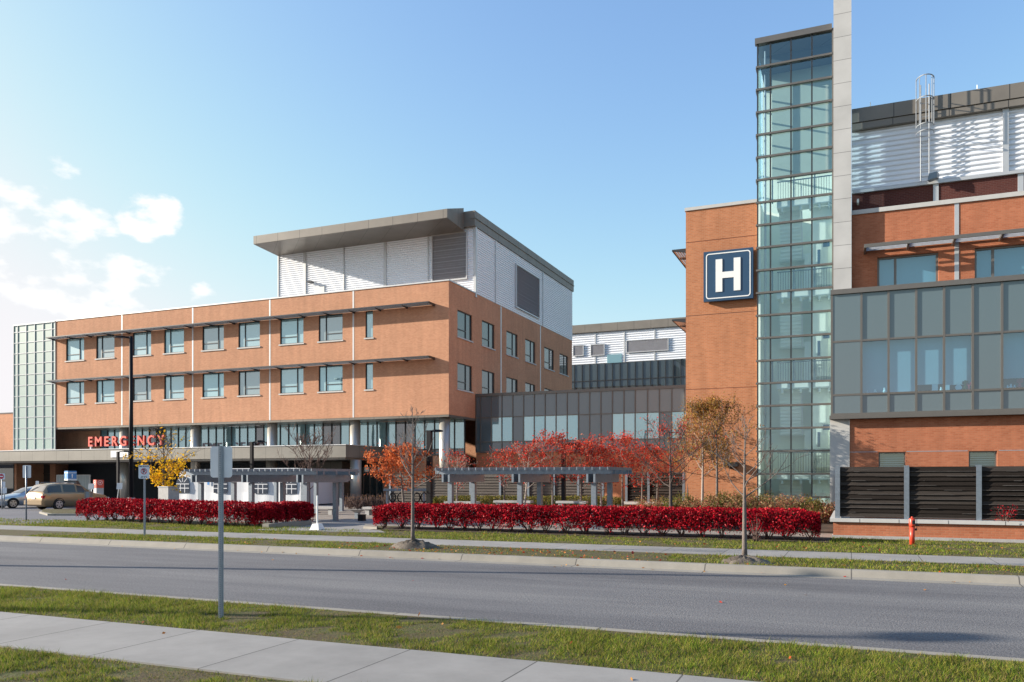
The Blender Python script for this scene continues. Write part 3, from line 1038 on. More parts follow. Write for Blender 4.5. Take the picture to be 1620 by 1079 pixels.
# low brick block farther left
Yb = 61.0
b = MB()
xb1 = fx(21.5, Yb)
b.box(xb1 - 60, xb1, Yb, Yb + 12, zc1 - 0.3, fz(10, 654.5, Yb))
t = thing('brick_annex', 'low orange brick block at the far left behind the glass bay', 'building', (xb1 - 5, Yb, 0))
wl = b.build('wall', M['brick_tan'], t)
b = MB()
b.box(xb1 - 60, xb1 + 0.05, Yb - 0.05, Yb + 12, fz(10, 654.5, Yb) + 0.002, fz(10, 654.5, Yb) + 0.12)
b.build('coping', M['frame'], t)

# ---------------------------------------------------------------- EMERGENCY lettering on the canopy
YS = YC + 0.35
t = thing('emergency_sign', 'tall red EMERGENCY letters standing on the entrance canopy', 'sign', (fx(200, YS), YS, zc1 + 0.06))
word = "EMERGENCY"
xs = [144.2, 157, 169.8, 182.3, 196.2, 209.5, 224.5, 240, 255.5]
zl = fz(200, 704.8, YS)
hgt = fz(200, 689.3, YS) - zl
for ch, px in zip(word, xs):
    me = glyphs(ch, hgt * 1.38, 0.22, [M['red_letter'], M['red_side']], 0.028)
    letter_obj('letter_' + ch.lower(), me, t, (fx(px, YS), YS, zl), (1, 0, 0), (0, 0, 1))
b = MB()
b.box(fx(137.5, YS), fx(265, YS), YS + 0.13, YS + 0.23, zl + 0.06, zl + 0.20)
b.build('support_bar', M['galv_pale'], t)
for px in (139.5, 196, 262.5):
    b = MB()
    b.box(fx(px, YS) - 0.09, fx(px, YS) + 0.09, YS + 0.235, YS + 0.4, zc1 + 0.06, zl + 0.19)
    b.build('support_post', M['galv_pale'], t)
b = MB()
b.box(fx(176, YC), fx(203.5, YC), YC - 0.06, YC - 0.02, fz(190, 723.5, YC), fz(190, 713, YC))
tag(b.build('notice_board', M['white']), 'blank white banner board fixed to the canopy edge under the red letters', 'board')

# ================================================================ link building
XH = fx(1085, 41.2)
YK = YP + 0.02
FK = front(YK)
lk = thing('link_building', 'low glass and grey panel link between the two brick blocks', 'building', (fx(920, YK), YK, 0))
zk3 = fz(920, 618.5, YK)
zk2, zk1, zk0 = fz(880, 657, YK), fz(880, 697, YK), fz(880, 712, YK)
ux = [740 + .2225 * q for q in (55, 92, 168, 243, 320, 397, 473, 550, 628, 707, 787, 866, 946, 1028, 1110, 1190, 1278, 1362, 1450, 1540, 1630)]
us = [fx(p, YK) for p in ux]
us[0] = XR + 0.06
kind = 'SSGGSGGGGGSSSGGGGSGG'
sp1, sp2, lo, ml, md = MB(), MB(), MB(), MB(), MB()
for i in range(20):
    a, b_ = us[i] + 0.036, us[i + 1] - 0.036
    (sp2 if i >= 15 else sp1).obox(FK, a, b_, -0.05, -0.012, zk2 + 0.036, zk3 - 0.1)
    lo.obox(FK, a, b_, -0.05, -0.012, zk0, zk1 - 0.036)
    if kind[i] == 'G':
        p = MB()
        p.obox(FK, a, b_, -0.05, -0.01, zk1 + 0.036, zk2 - 0.036)
        p.build('window', M['sky_glass'] if i % 3 else M['sky_glass2'], lk)
    else:
        md.obox(FK, a, b_, -0.05, -0.012, zk1 + 0.036, zk2 - 0.036)
    ml.obox(FK, us[i] - 0.035, us[i] + 0.035, -0.05, 0.06, zk0, zk3 - 0.1)
for z in (zk2, zk1):
    for i in range(20):
        ml.obox(FK, us[i] + 0.0355, us[i + 1] - 0.0355, -0.05, 0.045, z - 0.035, z + 0.035)
ml.obox(FK, us[0], us[-1], -0.5, 0.09, zk3 - 0.1, zk3 + 0.12)
ml.obox(FK, us[0], us[-1], -0.05, 0.09, zk0 - 0.14, zk0 - 0.001)
sp1.build('spandrel', M['spandrel'], lk)
md.build('blank_panel', M['spandrel'], lk)
label_part(sp2.build('spandrel', M['spandrel_lt'], lk), 'paler grey green panels at the right end')
lo.build('spandrel', M['spandrel'], lk)
ml.build('mullions', M['mullion'], lk)
b = MB()
b.box(us[0], us[-1], YK + 0.02, YK + 0.3, 0.1, zk0 - 0.15)
b.build('base_wall', M['brick'], lk)
b = MB()
b.box(us[0] + 0.1, us[-1], YK + 0.4, YK + 14, 0.1, zk3 - 0.2)
b.build('roof', M['room_dark'], lk)
b = MB()
b.obox(FK, fx(762, YK), fx(779, YK), 0.0 - 0.019, 0.03, fz(770, 752, YK), fz(770, 745, YK))
b.build('window', M['green_glass'], lk)

# ================================================================ far block between
YF = 108.0
FF = front(YF)
fb = thing('rear_building', 'distant ribbed metal block with dark glass band beyond the link', 'building', (fx(1000, YF), YF, 0))
xa, xb_ = fx(880, YF), fx(1110, YF)
z3, z2_, z1_ = fz(995, 509, YF), fz(995, 522, YF), fz(995, 573, YF)
b = MB()
corrugated(b, FF, xa, xb_, z1_, z2_, 0.32, 0.09)
b.build('cladding', M['ribbed'], fb)
b = MB()
b.obox(FF, xa, xb_, -14, 0.35, z2_ + 0.003, z3)
b.build('roof_fascia', M['fascia'], fb)
b = MB()
b.obox(FF, xa, xb_, -0.3, 0.0, z1_ - 12, z1_ - 0.003)
gb = b.build('glass_band', M['dark_glass'], fb)
b = MB()
for px in range(885, 1110, 12):
    u = fx(px, YF)
    b.obox(FF, u - 0.05, u + 0.05, 0.001, 0.1, z1_ - 9, z1_ - 0.01)
b.obox(FF, xa, xb_, 0.001, 0.08, fz(995, 600, YF) - 0.06, fz(995, 600, YF) + 0.06)
b.build('mullions', M['frame'], gb)
b = MB()
b.box(xa, xb_, YF + 0.5, YF + 14, 0, z2_)
b.build('rear_wall', M['room_dark'], fb)
for a, c, t0, t1 in ((992.5, 1057, 540, 557.5), (936, 956, 546.5, 562.5), (908, 923, 548, 563)):
    louvres(fb, FF, fx(a, YF), fx(c, YF), fz(a, t1, YF), fz(a, t0, YF), 0.11)
b = MB()
b.obox(FF, fx(961, YF), fx(984, YF), 0.02, 0.15, z1_ + 0.01, fz(970, 561, YF))
b.build('door', M['sky_glass2'], fb)
for px in (942, 988, 1036):
    b = MB()
    u = fx(px, YF)
    b.obox(FF, u - 0.1, u + 0.1, 0.0, 0.13, z1_ + 0.01, z2_)
    b.build('trim', M['trim'], fb)

# ================================================================ right block: H wall, stair tower, pillar, wing with grey box
YH, YT, YPI, YRW, YB = 41.2, 41.0, 40.6, 41.0, 40.0
XT0, XT1 = fx(1197.5, YT), fx(1318.5, YPI)
XPI1 = fx(1347, YPI)
XEND = fx(1760, YRW)
FH, FT, FPI, FRW, FB = front(YH), front(YT), front(YPI), front(YRW), front(YB)
mb_ = thing('main_building', 'tall orange brick hospital block with glass stair tower, white pillar and grey panelled upper box', 'building',
            (fx(1258, YT), YT, 0))
zH = (fz(1085, 334, YH) + fz(1196, 321, YH)) / 2
b = MB()
b.box(XH, XT0 - 0.01, YH, YH + 16, 0.1, zH)
b.build('wall', M['brick'], mb_)
b = MB()
b.box(XH - 0.05, XT0 - 0.01, YH - 0.06, YH + 16.05, zH + 0.003, zH + 0.16)
b.build('coping', M['coping'], mb_)
b = MB()
for y in (378, 496, 614):
    z = fz(1141, y, YH)
    b.obox(FH, XH + 0.001, XT0 - 0.02, 0.0, 0.004, z - 0.012, z + 0.012)
b.build('joint_strip', M['brick_dark'], mb_)
for y0 in (390.5, 502):
    z = fz(1075, y0, YH)
    fl = Frame((XH, 0, 0), (0, 1, 0), (-1, 0, 0))
    sunshade(mb_, fl, YH + 0.4, YH + 15, z, 0.78, 1.6, 6)
b = MB()
u, z = fx(1157, YH), fz(1157, 735, YH)
b.obox(FH, u - 0.3, u + 0.35, 0, 0.42, z - 0.1, z + 0.12)
b.obox(FH, u - 0.1, u + 0.1, 0, 0.2, z - 0.2, z - 0.101)
b.build('wall_lamp', M['frame'], mb_)

# ---- stair tower
zk = [fz(1198, 108 + 35.66 * q, YT) for q in range(20)]
zTop = fz(1198, 72, YT)
step = zk[0] - zk[1]
zHi = (fz(1348, 341, YRW) + fz(1618, 309.5, YRW)) / 2
TD = 2.5                                                # depth of the stairwell
b = MB()
b.face([(XT0 + 0.01, YT, 0.2), (XT1, YT, 0.2), (XT1, YT, zTop), (XT0 + 0.01, YT, zTop)])
b.face([(XT0, YT + 0.03, zH + 0.3), (XT0, YT + TD, zH + 0.3), (XT0, YT + TD, zTop), (XT0, YT + 0.03, zTop)])
b.face([(XT1 - 0.02, YT + 0.03, zHi), (XT1 - 0.02, YT + TD, zHi), (XT1 - 0.02, YT + TD, zTop), (XT1 - 0.02, YT + 0.03, zTop)])
gl = b.build('stair_glass', M['clear_glass'], mb_)
b = MB()
b.obox(FT, XT1 - 0.07, XT1 - 0.002, 0.002, 0.10, 0.2, zTop)
for z in zk + [zk[-1] - step]:
    b.obox(FT, XT0 - 0.04, XT1 - 0.072, 0.002, 0.13, z - 0.045, z + 0.045)
for y in (1.25,):
    b.box(XT0 - 0.05, XT0 - 0.002, YT + y - 0.03, YT + y + 0.03, zH + 0.3, zTop)
for z in zk:
    if z > zH + 0.3:
        b.box(XT0 - 0.06, XT0 - 0.003, YT + 0.02, YT + TD, z - 0.04, z + 0.04)
b.obox(FT, XT0 - 0.08, XT1 - 0.072, -0.1, 0.16, zTop + 0.002, zTop + 0.28)
b.build('mullions', M['mullion'], gl)
b = MB()
for px in (1198.8, 1219, 1251.5, 1284.5):
    u = fx(px, YT)
    b.obox(FT, u - 0.032, u + 0.032, 0.002, 0.075, 0.2, zTop - 0.002)
label_part(b.build('mullions', M['frame'], gl), 'dark upright mullions')
b = MB()
b.box(XT0 - 0.02, XT1, YT + 0.12, YT + TD + 0.4, zTop + 0.003, zTop + 0.2)
b.build('roof', M['fascia'], mb_)
b = MB()
b.box(XT0 + 0.02, XT1 - 0.03, YT + TD, YT + TD + 0.3, 0.1, zTop)
b.box(XT1 - 0.02, XT1 + 0.2, YT + 0.1, YT + TD - 0.003, 0.1, zHi)
b.box(XT0 + 0.02, XT0 + 0.15, YT + 0.12, YT + TD - 0.003, 0.1, zH)
b.build('stairwell_wall', M['inside'], mb_)
b = MB()
zr0 = zk[4] + 0.1
b.box(XT0 + 0.62, XT1 - 0.03, YT + 0.9, YT + 1.0, zk[4] - 0.1, zk[0] + 0.02)
b.box(XT0 + 0.62, XT1 - 0.03, YT + 0.9, YT + 1.0, zk[5] + 0.3, zk[4] - 0.101)
b.build('machine_room_wall', M['room_grey'], mb_)
b = MB()
b.box(XT0 + 0.16, XT1 - 0.03, YT + 0.12, YT + TD - 0.01, zk[0] - 0.02, zk[0] + 0.1)
b.box(XT0 + 0.16, XT1 - 0.03, YT + 1.2, YT + 1.3, zk[0] + 0.101, zTop - 0.02)
b.build('roof_void', M['room_dark'], mb_)
b = MB()
b.smooth = True
b.tube([(XT0 + 0.34, YT + 0.5, 0.3), (XT0 + 0.34, YT + 0.5, zTop - 0.1)], 0.05, 10)
b.build('pipe', M['galv_pale'], mb_)
# landings at every fourth transom, flights between
lv = [zk[6], zk[10], zk[14], zk[18]]
xm = XT0 + (XT1 - XT0) * 0.56
xp_ = XT0 + (XT1 - XT0) * 0.72
for i, z in enumerate(lv):
    b = MB()
    b.box(XT0 + 0.9, xp_ - 0.01, YT + 0.22, YT + 0.95, z - 0.28, z + 0.02)
    b.box(xp_ - 0.009, XT1 - 0.03, YT + 0.22, YT + 0.68, z - 0.28, z + 0.02)
    for q in range(9):
        x = XT0 + 1.1 + q * 0.42
        b.box(x, x + 0.09, YT + 0.26, YT + 0.66, z - 0.46, z - 0.281)
    ld = b.build('landing', M['inside2'], mb_)
    r_ = MB()
    yy = YT + 0.38
    for q in range(int((XT1 - XT0 - 1.0) / 0.115)):
        x = XT0 + 0.95 + q * 0.115
        r_.box(x - 0.009, x + 0.009, yy - 0.009, yy + 0.009, z + 0.12, z + 1.0)
    r_.box(XT0 + 0.9, XT1 - 0.05, yy - 0.02, yy + 0.02, z + 1.0, z + 1.05)
    r_.box(XT0 + 0.9, XT1 - 0.05, yy - 0.015, yy + 0.015, z + 0.09, z + 0.12)
    for px in (1222, 1256, 1289):
        x = fx(px, yy)
        r_.box(x - 0.03, x + 0.03, yy - 0.03, yy + 0.03, z + 0.02, z + 1.16)
    r_.box(XT0 + 0.9, XT1 - 0.05, yy - 0.02, yy + 0.02, z + 1.16, z + 1.2)
    r_.build('railing', M['rail'], ld)
    # flight rising from the back up to this landing, seen from below
    bot = z - 2 * step
    b = MB()
    nst = 13
    y0, y1 = YT + TD - 0.6, YT + 0.95
    b.prism([(XT0 + 0.95, y1, z - 0.28), (XT0 + 0.95, y1, z - 0.02), (XT0 + 0.95, y0, bot), (XT0 + 0.95, y0, bot - 0.26)], (xm - XT0 - 0.95, 0, 0))
    for q in range(nst):
        f = q / nst
        y, zz = y1 + (y0 - y1) * f, z + (bot - z) * f
        b.box(XT0 + 0.96, xm - 0.01, y, y + 0.06, zz - 0.36, zz - 0.18)
    b.build('stair_flight', M['inside2'], mb_)
    b = MB()
    b.prism([(xm + 0.02, y1, z + 0.85), (xm + 0.02, y1, z + 0.92), (xm + 0.02, y0, bot + 0.92), (xm + 0.02, y0, bot + 0.85)], (0.05, 0, 0))
    b.prism([(xm + 0.02, y1, z - 0.3), (xm + 0.02, y1, z + 0.02), (xm + 0.02, y0, bot + 0.02), (xm + 0.02, y0, bot - 0.28)], (0.06, 0, 0))
    b.build('stair_rail', M['white'], mb_)
    # flight on the right going back down from mid landing
    b = MB()
    bot2 = z - 4 * step
    b.prism([(xm + 0.15, y0, bot - 0.26), (xm + 0.15, y0, bot), (xm + 0.15, y1 + 0.4, bot2 + 0.02), (xm + 0.15, y1 + 0.4, bot2 - 0.24)], (0.42, 0, 0))
    b.build('stair_flight', M['inside2'], mb_)
    b = MB()
    b.box(XT0 + 0.9, XT1 - 0.03, y0 + 0.002, YT + TD - 0.003, bot - 0.22, bot + 0.02)
    b.build('landing', M['inside2'], mb_)
    # door on the right of the front landing with wall panel
    b = MB()
    xd0, xd1 = XT1 - 1.15, XT1 - 0.25
    b.box(xp_, XT1 - 0.03, YT + 0.70, YT + 0.78, bot2 + 0.3 if bot2 > 0 else 0.2, z - 0.29)
    pw = b.build('stairwell_wall', M['inside'], mb_)
    b = MB()
    b.box(xd1 - 0.55, xd1, YT + 0.65, YT + 0.698, bot2 + 0.32, bot2 + 2.45)
    dr = b.build('door', M['door_in'], mb_)
    b = MB()
    b.box(xd1 - 0.48, xd1 - 0.36, YT + 0.63, YT + 0.649, bot2 + 1.3, bot2 + 2.0)
    b.box(xd1 - 0.22, xd1 + 0.06, YT + 0.63, YT + 0.649, bot2 + 2.1, bot2 + 2.36)
    b.build('vision_panel', M['navy'], dr)

# ---- pillar
zbx1, zbx0 = (fz(1316, 458, YB) + fz(1618, 436, YB)) / 2, (fz(1316, 664, YB) + fz(1618, 655, YB)) / 2
b = MB()
b.box(XT1 + 0.003, XPI1, YPI, YPI + 0.42, zbx0 + 0.3, 27.8)
b.build('pillar', M['concrete'], mb_)
YLW = 40.22
FLW = front(YLW)
b = MB()
b.box(fx(1313, YLW - 0.06), fx(1344, YLW - 0.06), YLW - 0.06, YLW + 0.8, 0.12, zbx0 - 0.003)
b.build('pillar', M['coping'], mb_)
# ---- brick wing
zcap = (fz(1348, 341, YRW) + fz(1618, 309.5, YRW)) / 2
zw1 = (fz(1388, 406.7, YRW) + fz(1542, 393, YRW)) / 2
ups = [(fx(1388, YRW), fx(1484.7, YRW), zbx1 - 1.0, zw1), (fx(1542, YRW), fx(1642, YRW), zbx1 - 1.0, zw1), (fx(1690, YRW), fx(1740, YRW), zbx1 - 1.0, zw1)]
zlw = (fz(1411, 715.5, YLW) + fz(1555, 713, YLW)) / 2
los = [(fx(1390, YLW), fx(1432.8, YLW), zlw - 1.9, zlw), (fx(1532.7, YLW), fx(1577.6, YLW), zlw - 1.9, zlw)]
b = MB()
wall_holes(b, FRW, XPI1 + 0.003, XEND, zbx0, zcap, ups, 0.22)
wall_holes(b, FLW, fx(1344, YLW) + 0.004, XEND, 0.1, zbx0 - 0.003, los, 0.22)
b.box(XPI1 + 0.02, XEND, YRW + 3.2, YRW + 3.4, 0.1, zcap - 0.05)
b.build('wall', M['brick_red'], mb_)
b = MB()
b.obox(FRW, XPI1 + 0.003, XEND, -0.45, 0.07, zcap + 0.003, zcap + 0.20)
b.build('coping', M['coping'], mb_)
for a, c in ((1510, 1517), (1668, 1675)):
    b = MB()
    b.obox(FRW, fx(a, YRW), fx(c, YRW), 0, 0.02, zbx1 - 0.2, zcap)
    b.build('joint_strip', M['trim'], mb_)
b = MB()
b.obox(FLW, fx(1345, YLW), fx(1388, YLW), 0, 0.006, zlw - 0.0, zlw + 0.03)
b.obox(FLW, fx(1434, YLW), fx(1531, YLW), 0, 0.006, zlw - 0.0, zlw + 0.03)
b.obox(FLW, fx(1580, YLW), XEND, 0, 0.006, zlw - 0.0, zlw + 0.03)
b.build('joint_strip', M['galv_pale'], mb_)
for h in ups:
    window(mb_, FRW, *h, M['office_glass'], 0.30, None, 0.2, False, M['mullion'], 0.09)
for h in los:
    window(mb_, FLW, *h, M['office_glass'], None, None, 0.18, False, M['mullion'], 0.06)
b = MB()
for h in ups:
    b.obox(FRW, h[0] - 0.2, h[1] + 0.2, -0.5, -0.45, h[2], h[3] + 0.2)
for h in los:
    z = h[2]
    while z < h[3]:
        b.obox(FLW, h[0] - 0.2, h[1] + 0.2, -0.46, -0.42, z, z + 0.075)
        z += 0.1
b.build('blind', M['blind'], mb_)
b = MB()
for h in los:
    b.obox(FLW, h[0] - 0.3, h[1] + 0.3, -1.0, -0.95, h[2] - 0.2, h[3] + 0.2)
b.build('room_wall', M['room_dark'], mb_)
zss = fz(1365, 385.5, YRW - 1.0) * 0.5 + fz(1618, 362, YRW - 1.0) * 0.5
sunshade(mb_, FRW, fx(1367, YRW - 1.0), fx(1740, YRW), zss, 1.0, 1.95, 5, M['mullion'], 0.16)
# ---- grey panelled box
bx = [1316, 1362.8, 1405.7, 1449.5, 1493.6, 1539, 1585.4, 1632, 1680, 1730]
ub = [fx(p, YB) for p in bx]
zb2, zb1 = (fz(1316, 541.8, YB) + fz(1600, 524, YB)) / 2, (fz(1316, 626, YB) + fz(1600, 614.5, YB)) / 2
kind = 'SGGGGSGGS'
sp, ml = MB(), MB()
ztop, zbot = zbx1 - 0.22, zbx0 + 0.26
for i, kd in enumerate(kind):
    a, c = ub[i] + 0.046, ub[i + 1] - 0.046
    n1 = -0.002 if i == 0 else -0.035
    sp.obox(FB, a, c, -0.12, n1, zb2 + 0.046, ztop)
    sp.obox(FB, a, c, -0.12, n1, zbot, zb1 - 0.046)
    if kd == 'S':
        sp.obox(FB, a, c, -0.12, n1, zb1 + 0.046, zb2 - 0.046)
    else:
        p = MB()
        p.face([FB.p(a, -0.06, zb1 + 0.046), FB.p(c, -0.06, zb1 + 0.046), FB.p(c, -0.06, zb2 - 0.046), FB.p(a, -0.06, zb2 - 0.046)])
        p.build('window', M['office_glass'], mb_)
        q = MB()
        drop = {3: 0.36, 4: 0.30, 6: 0.48, 7: 0.5}.get(i, 0.0)
        q.obox(FB, a - 0.03, c + 0.03, -0.42, -0.39, zb1 + drop, zb2)
        q.build('blind', M['blind'], mb_)
    ml.obox(FB, ub[i] - 0.045, ub[i] + 0.045, -0.12, 0.02, zbot, ztop)
    for z in (zb2, zb1):
        ml.obox(FB, ub[i] + 0.0455, ub[i + 1] - 0.0455, -0.12, 0.017, z - 0.045, z + 0.045)
ml.obox(FB, ub[0] - 0.05, ub[-1], -0.96, 0.10, ztop + 0.001, zbx1)
ml.obox(FB, ub[0] - 0.10, ub[-1], -0.96, 0.14, zbx0, zbx0 + 0.16)
ml.obox(FB, ub[0] - 0.05, ub[-1], -0.96, 0.08, zbx0 + 0.161, zbot - 0.001)
sp.build('spandrel', M['spandrel'], mb_)
ml.build('mullions', M['mullion'], mb_)
b = MB()
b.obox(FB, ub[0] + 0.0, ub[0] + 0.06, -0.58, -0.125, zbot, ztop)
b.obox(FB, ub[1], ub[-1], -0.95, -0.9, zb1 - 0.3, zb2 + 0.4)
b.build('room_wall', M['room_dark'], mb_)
b = MB()
b.obox(FB, ub[1], ub[-1], -0.385, -0.13, zb1 - 0.06, zb1 + 0.03)
b.build('window_ledge', M['blind'], mb_)
rg = random.Random(4)
names = [('ornament', 'white'), ('vase', 'tarp'), ('card', 'white'), ('plant_pot', 'leaf_g'), ('ornament', 'sign_red')]
items = [(1384.5, .20, 'vase', 'white'), (1399.5, .24, 'vase', 'white'), (1372, .16, 'ornament', 'tarp'), (1479, .32, 'picture_card', 'white'),
         (1489, .18, 'ornament', 'white'), (1498.5, .26, 'picture_card', 'tarp'), (1516.5, .26, 'clock', 'white'), (1527, .30, 'pot_plant', 'leaf'),
         (1533, .22, 'pot_plant', 'sign_red'), (1594, .16, 'ornament', 'white'), (1599, .2, 'vase', 'white'), (1605, .16, 'ornament', 'tarp'), (1613, .26, 'pot_plant', 'sign_red')]
desc = {'vase': 'white vase on the office ledge', 'ornament': 'small ornament on the office ledge',
        'picture_card': 'upright card on the office ledge', 'clock': 'round white clock on the office ledge',
        'pot_plant': 'potted plant on the office ledge'}
for n_, (px, hh, nm, mt) in enumerate(items):
    b = MB()
    yy = YB + 0.24
    x = fx(px, yy)
    zz = zb1 + 0.032
    if nm == 'picture_card':
        b.box(x - hh * 0.36, x + hh * 0.36, yy - 0.02, yy + 0.02, zz, zz + hh)
    elif nm == 'clock':
        b.tube([(x, yy - 0.02, zz + hh * 0.5), (x, yy + 0.02, zz + hh * 0.5)], hh * 0.5, 16)
    else:
        b.tube([(x, yy, zz), (x, yy, zz + hh * 0.35), (x, yy, zz + hh * 0.7), (x, yy, zz + hh)], [hh * .22, hh * .34, hh * .18, hh * .22], 10)
        if nm == 'pot_plant':
            for q in range(14):
                an = rg.uniform(0, 6.28)
                p0 = Vector((x, yy, zz + hh * 0.8))
                b.tube([p0, p0 + Vector((math.cos(an) * .12, math.sin(an) * .06, rg.uniform(.05, .2)))], [.02, .035], 4)
    o = b.build(nm, M['leaf_green'][0] if mt == 'leaf' else M[mt])
    where = 'behind the second pane from the left' if px < 1406 and px > 1383 else ('behind the first pane' if px <= 1383 else (
        'behind the third pane' if px < 1493 else ('behind the fourth pane' if px < 1539 else 'behind the pane nearest the right edge')))
    extra = {1384.5: 'shorter', 1399.5: 'taller', 1527: 'green', 1533: 'red', 1594: 'white', 1605: 'bluish', 1613: 'reddish', 1489: 'white', 1372: 'bluish', 1599: 'slim', 1479: 'larger', 1498.5: 'bluish', 1516.5: 'plain'}[px]
    tag(o, extra + ' ' + desc[nm] + ' ' + where, nm.replace('_', ' '), 'things on the office window ledge')

# ---- set-back top storey
YPR = 41.65
FPR = front(YPR)
avg = lambda y0, y1: (fz(1348, y0, YPR) + fz(1618, y1, YPR)) / 2
zm0, zf0, zf1, zf2 = avg(302.6, 270), avg(208, 171.5), avg(198, 160), avg(176, 135.5)
x0, x1 = fx(1347.5, YPR), fx(1800, YPR)
b = MB()
b.box(x0, x1, YPR - 0.02, YPR + 0.3, zcap - 1.5, zm0 - 0.15)
b.build('upper_brick_band', M['brick_dark'], mb_)
b = MB()
corrugated(b, FPR, x0, x1, zm0, zf0, 0.235, 0.06)
b.box(x0 + 0.5, x1, YPR + 0.1, YPR + 9, zcap - 0.5, zf0 - 0.01)
cl = b.build('cladding', M['ribbed'], mb_)
b = MB()
b.obox(FPR, x0, x1, 0.0, 0.14, zm0 - 0.14, zm0 - 0.002)
for px in (1480.5, 1614.5, 1745):
    u = fx(px, YPR)
    b.obox(FPR, u - 0.11, u + 0.11, 0.021, 0.05, zcap - 0.3, zm0 - 0.141)
for px in (1590.5, 1720):
    u = fx(px, YPR)
    b.obox(FPR, u - 0.12, u + 0.12, 0.0, 0.13, zm0, zf0)
b.build('trim', M['trim'], cl)
b = MB()
b.obox(FPR, x0, x1, -9.2, 0.28, zf0 + 0.003, zf1 - 0.02)
b.obox(FPR, x0, x1, -9.2, 0.24, zf1 - 0.019, zf1 + 0.019)
b.obox(FPR, x0, x1, -9.2, 0.32, zf1 + 0.02, zf2)
b.build('roof_fascia', M['fascia'], mb_)
for px in (1377, 1546):
    b = MB()
    x = fx(px, YPR)
    b.tube([(x, YPR, zf2), (x, YPR, zf2 + 0.32)], 0.02, 6)
    tag(b.build('lightning_rod', M['white']), 'thin white lightning rod on the grey roof edge ' + ('beside the white pillar' if px < 1400 else 'right of the caged ladder'), 'rod', 'lightning rods')
# ---- caged ladder
yl = YPR - 0.45
xa, xb_ = fx(1456.5, yl), fx(1470, yl)
zt0, zt1 = fz(1462, 286, yl), fz(1462, 127, yl)
t = thing('roof_ladder', 'galvanised caged ladder climbing past the dark roof edge', 'ladder', ((xa + xb_) / 2, yl, zt0))
b = MB()
for x in (xa, xb_):
    b.tube([(x, yl, zt0), (x, yl, zt1 - 0.2)], 0.028, 6)
b.build('stile', M['galv_pale'], t)
b = MB()
z = zt0 + 0.2
while z < zt1 - 1.0:
    b.tube([(xa, yl, z), (xb_, yl, z)], 0.016, 5)
    z += 0.3
b.build('rungs', M['galv_pale'], t)
b = MB()
rr_ = 0.36
xc_ = (xa + xb_) / 2
for z in (zt1, zt1 - 0.95, zt1 - 2.45, zt0 + 2.4):
    pts = [(xc_ - math.cos(a) * rr_, yl - 0.05 - math.sin(a) * rr_ * 1.5, z) for a in [math.pi * q / 12 for q in range(13)]]
    b.tube(pts, 0.024, 5)
for a in (0.0, 0.8, 1.57, 2.34, 3.14):
    b.tube([(xc_ - math.cos(a) * rr_, yl - 0.05 - math.sin(a) * rr_ * 1.5, zt0 + (2.4 if 0 < a < 3 else 2.4)), (xc_ - math.cos(a) * rr_, yl - 0.05 - math.sin(a) * rr_ * 1.5, zt1)], 0.02, 5)
b.build('cage', M['galv_pale'], t)
for z in (zt0 + 0.3, zt0 + 2.2, zt1 - 2.6):
    for x in (xa, xb_):
        b = MB()
        b.tube([(x, yl, z), (x, YPR - 0.02, z)], 0.02, 5)
        b.build('bracket', M['galv_pale'], t)
x, z = fx(1474, yl), fz(1474, 279, yl)
b = MB()
b.prism([(x - 0.18, yl - 0.12, z - 0.2), (x + 0.22, yl + 0.05, z - 0.05), (x + 0.22, yl + 0.05, z + 0.22), (x - 0.12, yl - 0.1, z + 0.12)], (0.1, 0.3, 0))
b.tube([(x, yl + 0.2, z), (x, YPR, z)], 0.04, 6)
tag(b.build('flood_light', M['galv']), 'grey flood light fixed to the ribbed siding beside the ladder foot', 'flood light')

# ---------------------------------------------------------------- H sign
YSG = YH - 0.30
x0, x1 = fx(1113, YSG), fx(1191.5, YSG)
z0, z1 = (fz(1113, 478, YSG) + fz(1191, 471, YSG)) / 2, (fz(1113, 399, YSG) + fz(1191, 391, YSG)) / 2
t = thing('hospital_sign', 'square navy sign with a big white letter H on the brick wall', 'sign', ((x0 + x1) / 2, YSG, z0))
b = MB()
b.box(x0, x1, YSG, YSG + 0.24, z0, z1)
b.build('sign_box', M['navy'], t)


def round_rect_ring(b, cx, cz, w, h, rad, th, y, dep):
    def loop(o):
        pts = []
        for sx, sz_, a0 in ((1, 1, 0), (-1, 1, 90), (-1, -1, 180), (1, -1, 270)):
            for q in range(7):
                a = R(a0 + 15 * q)
                pts.append((cx + sx * (w / 2 - rad) + (rad - o) * math.cos(a), cz + sz_ * (h / 2 - rad) + (rad - o) * math.sin(a)))
        return pts
    A, B = loop(0), loop(th)
    n = len(A)
    for i in range(n):
        j = (i + 1) % n
        b.face([(A[i][0], y, A[i][1]), (A[j][0], y, A[j][1]), (B[j][0], y, B[j][1]), (B[i][0], y, B[i][1])])
        b.face([(A[i][0], y, A[i][1]), (A[j][0], y, A[j][1]), (A[j][0], y + dep, A[j][1]), (A[i][0], y + dep, A[i][1])])
        b.face([(B[i][0], y, B[i][1]), (B[j][0], y, B[j][1]), (B[j][0], y + dep, B[j][1]), (B[i][0], y + dep, B[i][1])])


